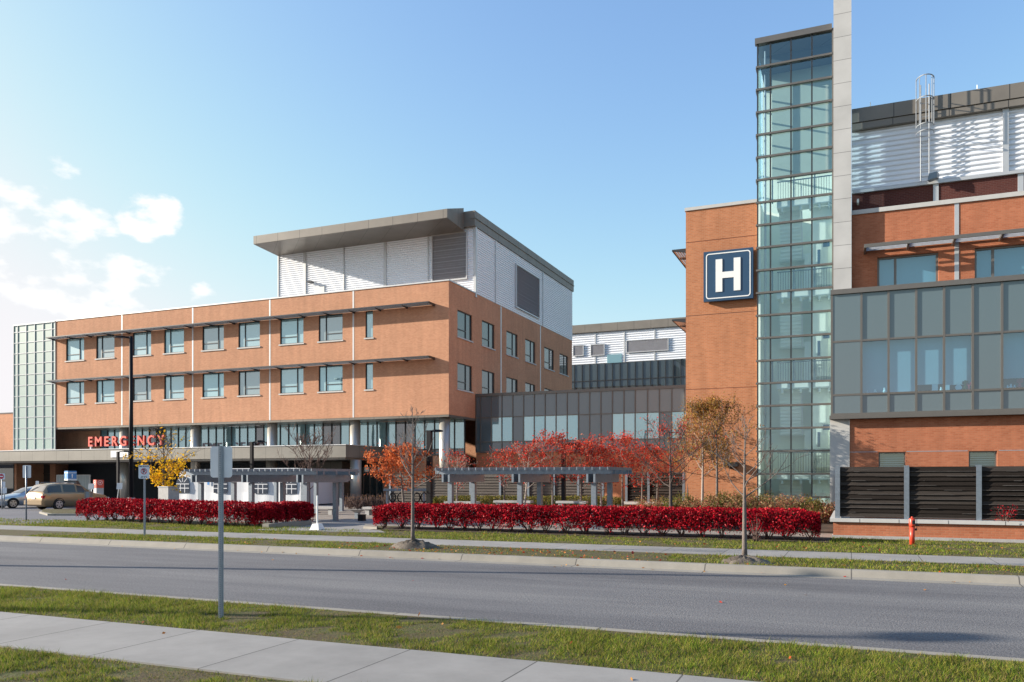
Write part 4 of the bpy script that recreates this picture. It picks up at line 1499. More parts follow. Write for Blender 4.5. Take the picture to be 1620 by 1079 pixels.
ww, hh = x1 - x0, z1 - z0
cx, cz = (x0 + x1) / 2, (z0 + z1) / 2
b = MB()
round_rect_ring(b, cx, cz, ww * 0.90, hh * 0.91, 0.15, 0.05, YSG - 0.012, 0.011)
b.build('border', M['white'], t)
b = MB()
hw, hh2, st = ww * 0.25, hh * 0.325, ww * 0.135
y = YSG - 0.03
b.box(cx - hw, cx - hw + st, y, YSG - 0.001, cz - hh2, cz + hh2)
b.box(cx + hw - st, cx + hw, y, YSG - 0.001, cz - hh2, cz + hh2)
b.box(cx - hw + st + 0.0005, cx + hw - st - 0.0005, y, YSG - 0.001, cz - st * 0.45, cz + st * 0.5)
b.build('letter_h', M['white'], t)
for sx in (-0.7, 0.7):
    b = MB()
    b.box(cx + sx - 0.05, cx + sx + 0.05, YSG + 0.241, YH + 0.01, cz - 0.6, cz + 0.6)
    b.build('bracket', M['frame'], t)

# ================================================================ low brick wall and slatted fence at the right
YW = 28.9
FW = front(YW)
xw0, xw1 = fx(1313, YW), fx(1720, YW)
zc = fz(1460, 822.3, YW)
zcb = fz(1460, 828, YW)
t = thing('low_brick_wall', 'low orange brick wall with pale cap along the lawn at the right', 'wall', (fx(1460, YW), YW, GZ))
b = MB()
b.box(xw0 + 0.1, xw1, YW, YW + 0.45, 0.22, zcb - 0.001)
b.box(xw0 + 0.1, xw0 + 0.5, YW + 0.451, YW + 12, 0.22, zcb - 0.001)
b.build('brick_courses', M['brick_red'], t)
b = MB()
b.box(xw0 + 0.0, xw1, YW - 0.08, YW + 0.55, zcb, zc)
b.box(xw0 + 0.0, xw0 + 0.6, YW + 0.551, YW + 12, zcb, zc)
cp = b.build('cap', M['coping'], t)
b = MB()
for px in (1360, 1422, 1500, 1590, 1680):
    x = fx(px, YW)
    b.box(x - 0.006, x + 0.006, YW - 0.083, YW - 0.0805, zcb + 0.003, zc - 0.003)
b.build('joint', M['frame'], cp)
b = MB()
b.box(xw0 + 0.06, xw1, YW - 0.05, YW + 0.5, 0.0, 0.219)
b.build('footing', M['stone'], t)


def slat_fence(label, posts, y, z0, z1, mat, ret=None, group=None):
    """posts: x positions; boards lap between them"""
    t = thing('slat_fence', label, 'fence', ((posts[0] + posts[-1]) / 2, y, z0), group)
    rg = random.Random(int(abs(posts[0]) * 10))
    for x in posts:
        b = MB()
        b.box(x - 0.075, x + 0.075, y - 0.11, y - 0.095, z0 + 0.002, z1 + 0.05)
        b.box(x - 0.075, x + 0.075, y + 0.095, y + 0.11, z0 + 0.002, z1 + 0.05)
        b.box(x - 0.012, x + 0.012, y - 0.094, y + 0.094, z0 + 0.002, z1 + 0.05)
        b.build('post', M['galv'], t)
    n = 11
    for a, c in zip(posts, posts[1:]):
        b = MB()
        p = (z1 - z0 - 0.05) / n
        for q in range(n):
            za = z0 + 0.05 + q * p
            b.cur = 1 if rg.random() < .4 else 0
            w = rg.uniform(-0.012, 0.012)
            tl = rg.uniform(-0.006, 0.006)
            b.mesh([(a + 0.02, y - 0.055 + w, za + tl), (c - 0.02, y - 0.055 + w, za - tl), (c - 0.02, y - 0.005 + w, za + p * 1.06 - tl), (a + 0.02, y - 0.005 + w, za + p * 1.06 + tl),
                    (a + 0.02, y - 0.02 + w, za + tl), (c - 0.02, y - 0.02 + w, za - tl), (c - 0.02, y + 0.03 + w, za + p * 1.06 - tl), (a + 0.02, y + 0.03 + w, za + p * 1.06 + tl)],
                   [(0, 1, 2, 3), (7, 6, 5, 4), (0, 4, 5, 1), (3, 2, 6, 7), (0, 3, 7, 4), (1, 5, 6, 2)])
            b.cur = 2  # strip painted as a highlight along the board edge
            cut = sorted(rg.uniform(a, c) for _ in range(2)) if rg.random() < .7 else (a + .02, c - .02)
            b.box(max(a + 0.02, cut[0]), min(c - 0.02, cut[1]), y - 0.066 + w, y - 0.056 + w, za - 0.002, za + 0.008 + rg.uniform(0, .008))
        b.build('boards', [mat, M['wood_mid'] if mat is M['wood_dark'] else mat, M['wood_highlight']], t)
    if ret:
        b = MB()
        x = posts[0]
        p = (z1 - z0 - 0.05) / n
        for q in range(n):
            za = z0 + 0.05 + q * p
            b.box(x - 0.045, x - 0.014, y + 0.14, y + ret, za, za + p * 0.9)
        b.build('boards', mat, t)
    return t


yf = YW + 0.22
slat_fence('dark weathered board fence with steel posts on the low brick wall', [fx(p, yf) for p in (1325, 1434, 1548, 1664, 1720)], yf, zc, fz(1400, 739, yf), M['wood_dark'], 11)
# fence beyond the trees
yf2 = 51.2
zc2 = 0.62
xs_ = [fx(p, yf2) for p in (618, 682, 745, 792, 836.5, 877, 915.5, 954)]
slat_fence('long grey board fence behind the red maples and green shrubs', xs_, yf2, 0.2, fz(700, 751, yf2), M['wood_grey'])
yf3 = 49.6
xs_ = [fx(p, yf3) for p in (991.5, 1026.5, 1082)]
slat_fence('short brown board fence on a white capped wall beside the tall brick block', xs_, yf3, zc2, fz(1000, 748, yf3), M['wood_dark'])
t = thing('low_brick_wall', 'low brick wall with white cap under the short brown fence', 'wall', (fx(1030, yf3), yf3, GZ))
b = MB()
b.box(fx(985, yf3), XH - 0.05, yf3 - 0.2, yf3 + 0.25, 0.1, zc2 - 0.16)
b.build('brick_courses', M['brick'], t)
b = MB()
b.box(fx(984, yf3), XH - 0.03, yf3 - 0.28, yf3 + 0.33, zc2 - 0.159, zc2)
b.build('cap', M['coping'], t)

# ================================================================ street furniture
def lamp_post(label, x, y, h, rot, arm, head, base=True, r=0.09, name='lamp_post', sq=False, cat='lamp post', group='black lamp posts'):
    """pole, short arm and flat head pointing along rot"""
    t = thing(name, label, cat, (x, y, GZ), group)
    b = MB()
    if sq:
        b.box(x - r, x + r, y - r, y + r, GZ, h)
    else:
        b.smooth = True
        b.tube([(x, y, GZ), (x, y, h)], [r, r * 0.72], 14)
    b.build('pole', M['black'], t)
    d = Vector((math.cos(rot), math.sin(rot), 0))
    p = Vector((x, y, h - r))
    b = MB()
    b.tube([p, p + d * arm * 0.4 + Vector((0, 0, .07)), p + d * arm + Vector((0, 0, .09))], [r * 0.55, r * 0.5, r * 0.45], 8)
    b.build('arm', M['black'], t)
    q = p + d * arm + Vector((0, 0, 0.09))
    s = Vector((-d.y, d.x, 0))
    b = MB()
    sec = [(0.0, 0.6, 0.05), (0.25, 1.0, 0.09), (0.7, 1.0, 0.085), (0.95, 0.75, 0.05), (1.0, 0.3, 0.02)]
    ring = []
    for f, w, th in sec:
        c = q + d * head * f
        ww = head * 0.22 * w
        ring.append([c + s * ww - Vector((0, 0, th * .5)), c - s * ww - Vector((0, 0, th * .5)), c - s * ww * .7 + Vector((0, 0, th)), c + s * ww * .7 + Vector((0, 0, th))])
    vs = [v for rr in ring for v in rr]
    fs = [(0, 1, 2, 3), tuple(range(len(vs) - 4, len(vs)))]
    for i in range(len(ring) - 1):
        for k in range(4):
            fs.append((i * 4 + k, i * 4 + (k + 1) % 4, i * 4 + 4 + (k + 1) % 4, i * 4 + 4 + k))
    b.mesh(vs, fs)
    b.build('lamp_head', M['black'], t)
    if base:
        b = MB()
        b.smooth = True
        b.cyl(x, y, GZ - 0.1, GZ + 0.55, 0.3, 18, 0.26)
        b.build('footing', M['stone'], t)
    return t


AX = math.atan2(ST, CT)                                  # direction of the picture's right-hand side on the ground
x, y = at(207.5, 58)
lamp_post('tall black street lamp rising in front of the red EMERGENCY letters', x, y, EYE + (HOR - 532) / FOC * 58, math.pi + AX, 0.35, 0.95, True, 0.16)
x, y = at(186.8, 60)
lamp_post('short black lamp post just left of the tall street lamp by the canopy', x, y, EYE + (HOR - 714.5) / FOC * 60, AX, 0.3, 0.75, False, 0.08, sq=True)
x, y = at(398.5, 50)
lamp_post('black lamp post rising behind the left pergola in front of the canopy', x, y, EYE + (HOR - 699) / FOC * 50, AX, 0.25, 0.55, False, 0.085, sq=True)
x, y = at(679.5, 44)
lamp_post('thick black square lamp post behind the orange maple and bare tree', x, y, EYE + (HOR - 681) / FOC * 44, AX, 0.12, 0.62, False, 0.13, sq=True)
x, y = at(891.5, 45)
lamp_post('black lamp post half hidden among the red maple leaves', x, y, EYE + (HOR - 703) / FOC * 45, AX, 0.15, 0.6, False, 0.1, sq=True)
# two street lamps outside the left of the frame whose shadows lie along the road
def shadow_lamp(px, py, h, along):
    x, y = gp(px, py, 0)
    L = (h) / math.tan(SUN_EL)
    return x + SUN_AZ.x * L, y + SUN_AZ.y * L


x, y = shadow_lamp(1235, 912, 8.6, 0)
lamp_post('tall street lamp by the road left of the picture edge throwing the upper shadow line', x, y, 8.6, AX, 0.35, 0.9, False, 0.15, 'street_lamp', cat='street lamp', group='street lamps along the road')
x, y = shadow_lamp(1330, 1008, 8.6, 0)
lamp_post('tall street lamp by the near kerb left of the picture edge throwing the lower shadow', x, y, 8.6, AX, 0.5, 1.6, False, 0.12, 'street_lamp', cat='street lamp', group='street lamps along the road')


# ---------------------------------------------------------------- sign posts
def rounded_plate(b, c, w, h, rad, dep, xd):
    xd = Vector(xd)
    nd = Vector((xd.y, -xd.x, 0))
    pts = []
    for sx, sz_, a0 in ((1, 1, 0), (-1, 1, 90), (-1, -1, 180), (1, -1, 270)):
        for q in range(5):
            a = R(a0 + 22.5 * q)
            pts.append(Vector(c) + xd * (sx * (w / 2 - rad) + rad * math.cos(a)) + Vector((0, 0, sz_ * (h / 2 - rad) + rad * math.sin(a))) + nd * dep / 2)
    b.prism(pts, -nd * dep)


def disc(b, c, r, xd, nd, off, r_in=0.0, n=28):
    c, xd, nd = Vector(c), Vector(xd), Vector(nd)
    P = lambda rad, a: c + xd * rad * math.cos(a) + Vector((0, 0, rad * math.sin(a))) + nd * off
    for i in range(n):
        a, q = 2 * math.pi * i / n, 2 * math.pi * (i + 1) / n
        if r_in:
            b.face([P(r, a), P(r, q), P(r_in, q), P(r_in, a)])
        else:
            b.face([c + nd * off, P(r, a), P(r, q)])


def u_post(t, x, y, z0, z1, xd, w=0.06, holes=True, mat='galv'):
    """perforated channel post"""
    xd = Vector(xd)
    nd = Vector((xd.y, -xd.x, 0))
    c = Vector((x, y, 0))
    b = MB()
    prof = [(-w * .5, -.012), (-w * .28, -.012), (-w * .16, .02), (w * .16, .02), (w * .28, -.012), (w * .5, -.012),
            (w * .5, -.016), (w * .25, -.016), (w * .14, .016), (-w * .14, .016), (-w * .25, -.016), (-w * .5, -.016)]
    b.prism([c + xd * u + nd * v + Vector((0, 0, z0)) for u, v in prof], (0, 0, z1 - z0))
    o = b.build('post', M[mat], t)
    if holes:
        b = MB()
        z = z0 + 0.1
        while z < z1 - 0.02:
            disc(b, c + Vector((0, 0, z)), 0.0055, xd, nd, 0.0215, 0, 8)
            z += 0.0254
        b.build('holes', M['black'], o)
    return o


xd_r = Vector((CT, ST, 0))
nd_r = Vector((xd_r.y, -xd_r.x, 0))                      # towards the camera
# big blank back of a sign in the foreground
x, y = gp(349, 976)
d_ = FOC * (EYE - GZ) / (976 - HOR)
t = thing('road_sign', 'bare grey back of a road sign on a perforated post in the near verge', 'sign', (x, y, GZ), 'road signs')
zt = EYE + (HOR - 706) / FOC * d_
zb_s = EYE + (HOR - 755.5) / FOC * d_
u_post(t, x, y, GZ - 0.1, zt, xd_r, 0.074, True, 'galv_pale')
b = MB()
rounded_plate(b, Vector((x, y, (zt + zb_s) / 2)) - nd_r * 0.03, 34.5 / FOC * d_, zt - zb_s, 0.04, 0.006, xd_r)
pl = b.build('sign_plate', M['sign_back'], t)
b = MB()
for z in (zt - 0.06, zb_s + 0.06):
    disc(b, Vector((x, y, z)), 0.012, xd_r, nd_r, 0.026, 0, 8)
b.build('bolt', M['galv_pale'], t)
# no-parking sign
x, y = gp(228.5, 846.5)
d_ = FOC * (EYE - GZ) / (846.5 - HOR)
zc_s = EYE + (HOR - 746.5) / FOC * d_
t = thing('road_sign', 'white no parking sign with red circle on a steel post in the far verge', 'sign', (x, y, GZ), 'road signs')
u_post(t, x, y, GZ - 0.1, zc_s + 0.2, xd_r, 0.075, False, 'galv_pale')
w_, h_ = 17.2 / FOC * d_, 21.5 / FOC * d_
b = MB()
pc = Vector((x, y, zc_s)) + nd_r * 0.035
rounded_plate(b, pc, w_, h_, 0.04, 0.006, xd_r)
pl = b.build('sign_plate', M['sign_white'], t)
b = MB()
disc(b, pc + Vector((0, 0, 0.02)), w_ * 0.29, xd_r, nd_r, 0.006, w_ * 0.23)
cc = pc + Vector((0, 0, 0.02)) + nd_r * 0.0055
dg = (xd_r * 0.7 - Vector((0, 0, 0.7)))
pe = (xd_r * 0.7 + Vector((0, 0, 0.7))) * 0.013
b.face([cc - dg * w_ * .24 - pe, cc + dg * w_ * .24 - pe, cc + dg * w_ * .24 + pe, cc - dg * w_ * .24 + pe])
b.build('red_circle', M['sign_red'], t)
me = glyphs('P', 0.20, 0.001, [M['black']], 0.006)
letter_obj('letter_p', me, t, pc + nd_r * 0.0045 + Vector((0, 0, -0.05)), xd_r)
me = glyphs('FIRE ROUTE', 0.062, 0.001, [M['black']], 0.002)
letter_obj('lettering', me, t, pc + nd_r * 0.0045 + Vector((0, 0, h_ * 0.36)), xd_r)
b = MB()
for row, (z, w2) in enumerate(((-0.155, 0.5), (-0.195, 0.62))):
    for q in range(9):
        if q in (3, 6):
            continue
        cx = pc + xd_r * ((q - 4) / 9 * w_ * w2) + Vector((0, 0, z)) + nd_r * 0.005
        b.face([cx - xd_r * .009 - Vector((0, 0, .011)), cx + xd_r * .009 - Vector((0, 0, .011)), cx + xd_r * .009 + Vector((0, 0, .011)), cx - xd_r * .009 + Vector((0, 0, .011))])
b.build('small_print', M['black'], t)


def small_sign(name, label, px, d, y_top, y_bot, wpx, y_post, m='sign_white', post='galv_pale', group='road signs', thick=0.01, face=None, z_post=None):
    x, y = at(px, d)
    z0, z1 = EYE + (HOR - y_bot) / FOC * d, EYE + (HOR - y_top) / FOC * d
    zp = max(GZ - 0.05, EYE + (HOR - y_post) / FOC * d) if z_post is None else z_post
    t = thing(name, label, 'sign', (x, y, GZ), group)
    b = MB()
    b.smooth = True
    b.tube([(x, y, GZ - 0.05), (x, y, z1 - 0.03)], 0.035, 8)
    b.build('post', M[post], t)
    b = MB()
    w = wpx / FOC * d
    rounded_plate(b, Vector((x, y, (z0 + z1) / 2)) + nd_r * (0.05 * (1 if face != 'back' else -1)), w, z1 - z0, min(w, z1 - z0) * 0.1, thick, xd_r)
    b.build('sign_plate', M[m], t)
    return t, Vector((x, y, (z0 + z1) / 2)) + nd_r * 0.056, w, z1 - z0


d_ = FOC * (EYE - GZ) / (822 - HOR)
small_sign('road_sign', 'pale back of a sign on a steel post in the far verge at the left', 41.5, d_, 736, 756, 13.2, 822, 'sign_back', 'galv', face='back')
t, c, w, h = small_sign('road_sign', 'red and white no entry sign at the left picture edge', 3.0, 52, 749, 758.5, 11, 795, 'sign_white')
b = MB()
disc(b, c, h * 0.42, xd_r, nd_r, 0.003)
b.build('red_disc', M['sign_red'], t)
b = MB()
rounded_plate(b, c + nd_r * 0.006, h * 0.62, h * 0.15, 0.01, 0.002, xd_r)
b.build('white_bar', M['white'], t)
t, c, w, h = small_sign('road_sign', 'two small white plates stacked on one post beside the silver sedan', 6.8, 54, 762, 771, 4.6, 800, 'sign_white')
b = MB()
rounded_plate(b, c - Vector((0, 0, (776 - 766.5) / FOC * 54)), 9.4 / FOC * 54, 9.2 / FOC * 54, 0.03, 0.01, xd_r)
b.build('sign_plate', M['sign_white'], t)
t, c, w, h = small_sign('road_sign', 'narrow white sign with blue mark standing behind the gold wagon', 59.7, 56, 761, 772, 5.2, 800, 'white')
b = MB()
rounded_plate(b, c - nd_r * 0.0 + Vector((0, 0, -0.05)), w * 0.25, h * 0.45, 0.005, 0.004, xd_r)
b.build('blue_mark', M['sign_blue'], t)
small_sign('road_sign', 'square white sign on a short post beside the orange red pillar', 145, 56, 765, 774, 9.5, 800, 'white')
# white board leaning on the short lamp post
x, y = at(187, 59)
t = thing('leaning_board', 'white board on a slanted pale post by the short black lamp post', 'sign', (x, y, GZ))
b = MB()
za, zb2_ = EYE + (HOR - 774) / FOC * 59, EYE + (HOR - 764) / FOC * 59
b.prism([Vector((x, y, za)) - xd_r * .2 - nd_r * .16, Vector((x, y, za)) + xd_r * .22 - nd_r * .16, Vector((x, y, zb2_)) + xd_r * .25 - nd_r * .16, Vector((x, y, zb2_)) - xd_r * .15 - nd_r * .16], nd_r * 0.03)
b.build('board', M['white'], t)
b = MB()
b.tube([Vector((x, y, GZ)) - xd_r * .2 - nd_r * 0.2, Vector((x, y, zb2_)) - xd_r * 0.0 - nd_r * 0.2], 0.035, 6)
b.build('post', M['galv_pale'], t)
# blue parking-payment sign box on its post
x, y = at(111.5, 57)
yaw = AX + R(-40)
ux, uy = Vector((math.cos(yaw), math.sin(yaw), 0)), Vector((-math.sin(yaw), math.cos(yaw), 0))


def turned_box(b, c, hx, hy, z0, z1, ux, uy):
    p = Vector((c[0], c[1], 0))
    b.prism([p - ux * hx - uy * hy + Vector((0, 0, z0)), p + ux * hx - uy * hy + Vector((0, 0, z0)), p + ux * hx + uy * hy + Vector((0, 0, z0)), p - ux * hx + uy * hy + Vector((0, 0, z0))], (0, 0, z1 - z0))


d_ = 57
Z = lambda py, d: EYE + (HOR - py) / FOC * d
t = thing('sign_box', 'blue and white four sided sign box on a post above the gold wagon', 'sign', (x, y, GZ))
b = MB()
turned_box(b, (x, y), 0.29, 0.29, Z(757.5, d_), Z(745, d_), ux, uy)
bx_ = b.build('blue_box', M['sign_blue'], t)
b = MB()
turned_box(b, (x, y), 0.295, 0.295, Z(760, d_), Z(757.6, d_), ux, uy)
turned_box(b, (x, y), 0.293, 0.293, Z(748.6, d_), Z(747.6, d_), ux, uy)
b.build('white_band', M['white'], t)
for dd, oo in ((ux, uy), (uy, ux)):
    for sg in (-1, 1):
        b = MB()
        c = Vector((x, y, Z(753.2, d_))) + dd * 0.294 * sg
        b.prism([c - oo * .03 - Vector((0, 0, .12)), c + oo * .03 - Vector((0, 0, .12)), c + oo * .03 + Vector((0, 0, .05)), c + oo * .07 + Vector((0, 0, .05)), c + Vector((0, 0, .16)), c - oo * .07 + Vector((0, 0, .05)), c - oo * .03 + Vector((0, 0, .05))], dd * 0.006 * sg)
        b.build('arrow', M['white'], t)
b = MB()
b.tube([(x, y, GZ - 0.05), (x, y, Z(760, d_))], 0.06, 8)
b.build('post', M['frame'], t)
# ticket machine beneath it
x, y = at(108, 56.4)
t = thing('ticket_machine', 'dark payment machine with a sloping hood and white panel under the blue sign box', 'machine', (x, y, GZ))
b = MB()
p = Vector((x, y, 0))
b.prism([p - xd_r * .55 + Vector((0, 0, 0.1)), p + xd_r * .6 + Vector((0, 0, 0.1)), p + xd_r * .6 + Vector((0, 0, 1.62)), p + xd_r * .45 + Vector((0, 0, 1.9)), p - xd_r * .2 + Vector((0, 0, 1.9)), p - xd_r * .55 + Vector((0, 0, 1.7))], -nd_r * 0.5)
b.build('cabinet', M['frame'], t)
b = MB()
for a, c, z0, z1 in ((-.5, -.05, 1.28, 1.62), (.18, .4, 1.3, 1.75)):
    b.prism([p + xd_r * a + nd_r * .02 + Vector((0, 0, z0)), p + xd_r * c + nd_r * .02 + Vector((0, 0, z0)), p + xd_r * c + nd_r * .02 + Vector((0, 0, z1)), p + xd_r * a + nd_r * .02 + Vector((0, 0, z1))], -nd_r * 0.018)
b.build('panel', M['white'], t)
b = MB()
b.prism([p + xd_r * .0 + nd_r * .03 + Vector((0, 0, 1.15)), p + xd_r * .2 + nd_r * .03 + Vector((0, 0, 1.15)), p + xd_r * .2 + nd_r * .03 + Vector((0, 0, 1.5)), p + xd_r * .0 + nd_r * .03 + Vector((0, 0, 1.5))], -nd_r * 0.02)
b.build('screen', M['navy'], t)
# white sheet screen under the canopy
ys = 57.0
x0, x1 = fx(91, ys), fx(142, ys)
t = thing('sheet_screen', 'pale plastic sheet screen hung under the canopy behind the gold wagon', 'screen', ((x0 + x1) / 2, ys, GZ))
b = MB()
n = 40
for i in range(n):
    a, c = x0 + (x1 - x0) * i / n, x0 + (x1 - x0) * (i + 1) / n
    da, dc = 0.05 * math.sin(i * 1.9), 0.05 * math.sin((i + 1) * 1.9)
    b.face([(a, ys + da, 0.14), (c, ys + dc, 0.14), (c, ys + dc, Z(752, 78)), (a, ys + da, Z(752, 78))])
b.build('sheet', M['tarp'], t)
b = MB()
for x in (x0 - 0.05, x1 + 0.05):
    b.box(x - 0.05, x + 0.05, ys - 0.05, ys + 0.05, 0.13, Z(751.5, 78))
b.box(x0 - 0.1, x1 + 0.1, ys - 0.03, ys + 0.03, Z(752, 78) + 0.002, Z(751, 78))
b.build('pole', M['white'], t)
# orange-red information pillar
x, y = at(156, 60)
t = thing('information_pillar', 'pale pillar with an orange red head bearing two round emblems', 'pillar', (x, y, GZ))
yaw = AX + R(-42)
ux, uy = Vector((math.cos(yaw), math.sin(yaw), 0)), Vector((-math.sin(yaw), math.cos(yaw), 0))
b = MB()
turned_box(b, (x, y), 0.26, 0.26, GZ - 0.02, Z(772, 60), ux, uy)
b.build('shaft', M['coping'], t)
b = MB()
turned_box(b, (x, y), 0.27, 0.27, Z(772, 60) + 0.003, Z(759, 60), ux, uy)
b.build('head', M['sign_orange'], t)
b = MB()
for dd, oo in ((-uy, ux), (ux, uy)):
    c = Vector((x, y, Z(763.6, 60))) + dd * 0.27
    disc(b, c, 0.17, oo, dd, 0.006, 0.14)
    disc(b, c, 0.05, oo, dd, 0.006)
b.build('emblem', M['white'], t)
# pale utility cabinet by the tent, wood post by the wagon
x, y = at(267, 50)
t = thing('utility_cabinet', 'pale grey utility cabinet between the yellow tree and the white tent', 'cabinet', (x, y, GZ))
b = MB()
turned_box(b, (x, y), 0.45, 0.4, 0.1, Z(771, 50), *(Vector((math.cos(AX - .5), math.sin(AX - .5), 0)), Vector((-math.sin(AX - .5), math.cos(AX - .5), 0))))
b.build('body', M['stone'], t)
b = MB()
turned_box(b, (x, y), 0.48, 0.43, Z(771, 50) + 0.002, Z(771, 50) + 0.06, *(Vector((math.cos(AX - .5), math.sin(AX - .5), 0)), Vector((-math.sin(AX - .5), math.cos(AX - .5), 0))))
b.build('lid', M['galv_pale'], t)
x, y = at(140, 50.5)
t = thing('card_reader_post', 'tan and grey barrier post in front of the gold wagon bonnet', 'post', (x, y, GZ))
b = MB()
turned_box(b, (x, y), 0.10, 0.14, GZ, Z(778, 50.5), xd_r, nd_r)
b.build('core', M['galv'], t)
b = MB()
for sg in (-1, 1):
    q = Vector((x, y, 0)) + xd_r * sg * 0.145
    turned_box(b, (q.x, q.y), 0.043, 0.15, GZ, Z(777.5, 50.5), xd_r, nd_r)
b.build('side_board', M['pavers'], t)

# ---------------------------------------------------------------- red standpipe
x, y = gp(1443, 861)
d_ = FOC * (EYE - GZ) / (861 - HOR)
zt = Z(820, d_)
t = thing('standpipe', 'red fire standpipe in the lawn in front of the low brick wall', 'hydrant', (x, y, GZ))
b = MB()
b.smooth = True
b.tube([(x, y, GZ - 0.05), (x, y, zt - 0.24)], [0.072, 0.072], 20)
b.tube([(x, y, zt - 0.26), (x, y, zt - 0.20), (x, y, zt - 0.02), (x, y, zt)], [0.074, 0.086, 0.086, 0.07], 20)
b.build('pipe', M['hyd_red'], t)
b = MB()
b.smooth = True
b.tube([(x, y, zt), (x, y, zt + 0.05)], [0.035, 0.028], 10)
b.build('cap', M['hyd_red'], t)
b = MB()
c = Vector((x, y, zt - 0.11)) + nd_r * 0.087
b.prism([c - xd_r * .045 - Vector((0, 0, .06)), c + xd_r * .045 - Vector((0, 0, .06)), c + xd_r * .045 + Vector((0, 0, .05)), c - xd_r * .045 + Vector((0, 0, .05))], nd_r * 0.012)
b.build('window_plate', M['frame'], t)
b = MB()
p = Vector((x, y, zt - 0.2)) + xd_r * 0.09
b.tube([p, p + xd_r * 0.07, p + xd_r * 0.12 - Vector((0, 0, .02))], [0.028, 0.028, 0.018], 8)
b.tube([p + xd_r * 0.05 + Vector((0, 0, .2)), p + xd_r * 0.05 - Vector((0, 0, .1))], 0.008, 6)
b.build('valve', M['bark_dark'], t)
b = MB()
p = Vector((x, y, zt - 0.33)) + xd_r * 0.09
b.tube([p, p + xd_r * 0.045], 0.035, 10)
b.build('outlet', M['bark_dark'], t)

# ---------------------------------------------------------------- concrete-footed pole on the path
x, y = gp(502, 838.5)
d_ = FOC * (EYE - GZ) / (838.5 - HOR)
t = thing('bollard', 'white tapered concrete foot with a thin pale pole on the plaza path', 'bollard', (x, y, GZ))
b = MB()
zb_ = Z(828.5, d_)
b.prism([(x - .21, y - .21, GZ), (x + .21, y - .21, GZ), (x + .21, y + .21, GZ), (x - .21, y + .21, GZ)], (0, 0, 0.02))
b.mesh([(x - .2, y - .2, GZ + .021), (x + .2, y - .2, GZ + .021), (x + .2, y + .2, GZ + .021), (x - .2, y + .2, GZ + .021), (x - .13, y - .13, zb_), (x + .13, y - .13, zb_), (x + .13, y + .13, zb_), (x - .13, y + .13, zb_)],
       [(0, 1, 5, 4), (1, 2, 6, 5), (2, 3, 7, 6), (3, 0, 4, 7), (4, 5, 6, 7)])
b.build('foot', M['white'], t)
b = MB()
b.tube([(x, y, zb_), (x, y, Z(784, d_))], 0.032, 8)
b.build('pole', M['white'], t)


# ---------------------------------------------------------------- pergolas
def pergola(label, pairs, yf, yb, zt, over=0.75, group='steel pergolas'):
    """pairs: x of front posts; each pair carries a twin cross beam, slats lie on top"""
    t = thing('pergola', label, 'pergola', ((pairs[0] + pairs[-1]) / 2, yf, 0.13), group)
    zb = zt - 0.26
    for x in pairs:
        for y in (yf, yb):
            b = MB()
            b.box(x - 0.095, x + 0.095, y - 0.095, y + 0.095, 0.14, zb - 0.34)
            o = b.build('post', M['galv'], t)
            b = MB()
            b.box(x - 0.19, x + 0.19, y - 0.19, y + 0.19, 0.12, 0.155)
            b.build('base_plate', M['galv'], o)
        b = MB()
        for s in (-1, 1):
            b.box(x + s * 0.14 - 0.04, x + s * 0.14 + 0.04, yf - over * 0.6, yb + over, zb - 0.33, zb - 0.002)
        b.build('cross_beam', M['galv'], t)
    x0, x1 = pairs[0] - 0.5, pairs[-1] + 0.8
    b = MB()
    for y in (yf - 0.35, yf + 0.15, (yf + yb) / 2, yb - 0.1, yb + 0.45):
        b.box(x0, x1, y - 0.05, y + 0.05, zb, zb + 0.15)
    b.build('purlin', M['galv'], t)
    b = MB()
    n = round((x1 - x0) / 0.30)
    for i in range(n):
        x = x0 + 0.1 + (x1 - x0 - 0.2) * i / (n - 1)
        b.box(x - 0.022, x + 0.022, yf - 0.6, yb + 0.75, zb + 0.151, zt)
    b.build('slats', M['galv'], t)
    return t


yf = 28.9
zp = fz(484, 741.5, yf)
pergola('grey steel pergola between the left red hedge and the white tent', [fx(p, yf) for p in (318, 398, 484.6)], yf, yf + 2.15, zp)
yf = 30.0
pergola('grey steel pergola behind the long red hedge in front of the red maples', [fx(p, yf) for p in (713, 823, 940)], yf, yf + 2.2, fz(823, 739.5, yf))
yf = 38.1
pergola('farther grey steel pergola partly seen behind the left one', [fx(p, yf) for p in (437, 500)], yf, yf + 2.5, fz(500, 744.5, yf))

# ---------------------------------------------------------------- white event tent
yt = 49.5
x0, x1 = fx(284, yt), fx(487, yt)
t = thing('event_tent', 'long white event tent with arched windows behind the left pergola', 'tent', ((x0 + x1) / 2, yt, GZ))
zt = fz(400, 745.5, yt)
n = 60
b = MB()
b.smooth = True
for i in range(n):
    a, c = x0 + (x1 - x0) * i / n, x0 + (x1 - x0) * (i + 1) / n
    f = lambda q: yt + 0.035 * math.sin(q * 1.7) + 0.02 * math.sin(q * 4.1 + 1)
    b.face([(a, f(a) - 0.06, 0.14), (c, f(c) - 0.06, 0.14), (c, f(c), 1.0), (a, f(a), 1.0)])
    b.face([(a, f(a), 1.0), (c, f(c), 1.0), (c, yt, zt), (a, yt, zt)])
b.build('side_wall', M['tent'], t)
b = MB()
b.face([(x0, yt, 0.14), (x0, yt + 3.6, 0.14), (x0, yt + 3.6, zt), (x0, yt, zt)])
b.face([(x1, yt, 0.14), (x1, yt + 3.6, 0.14), (x1, yt + 3.6, zt), (x1, yt, zt)])
b.face([(x0, yt + 3.6, 0.14), (x1, yt + 3.6, 0.14), (x1, yt + 3.6, zt), (x0, yt + 3.6, zt)])
b.build('end_wall', M['tent'], t)
b = MB()
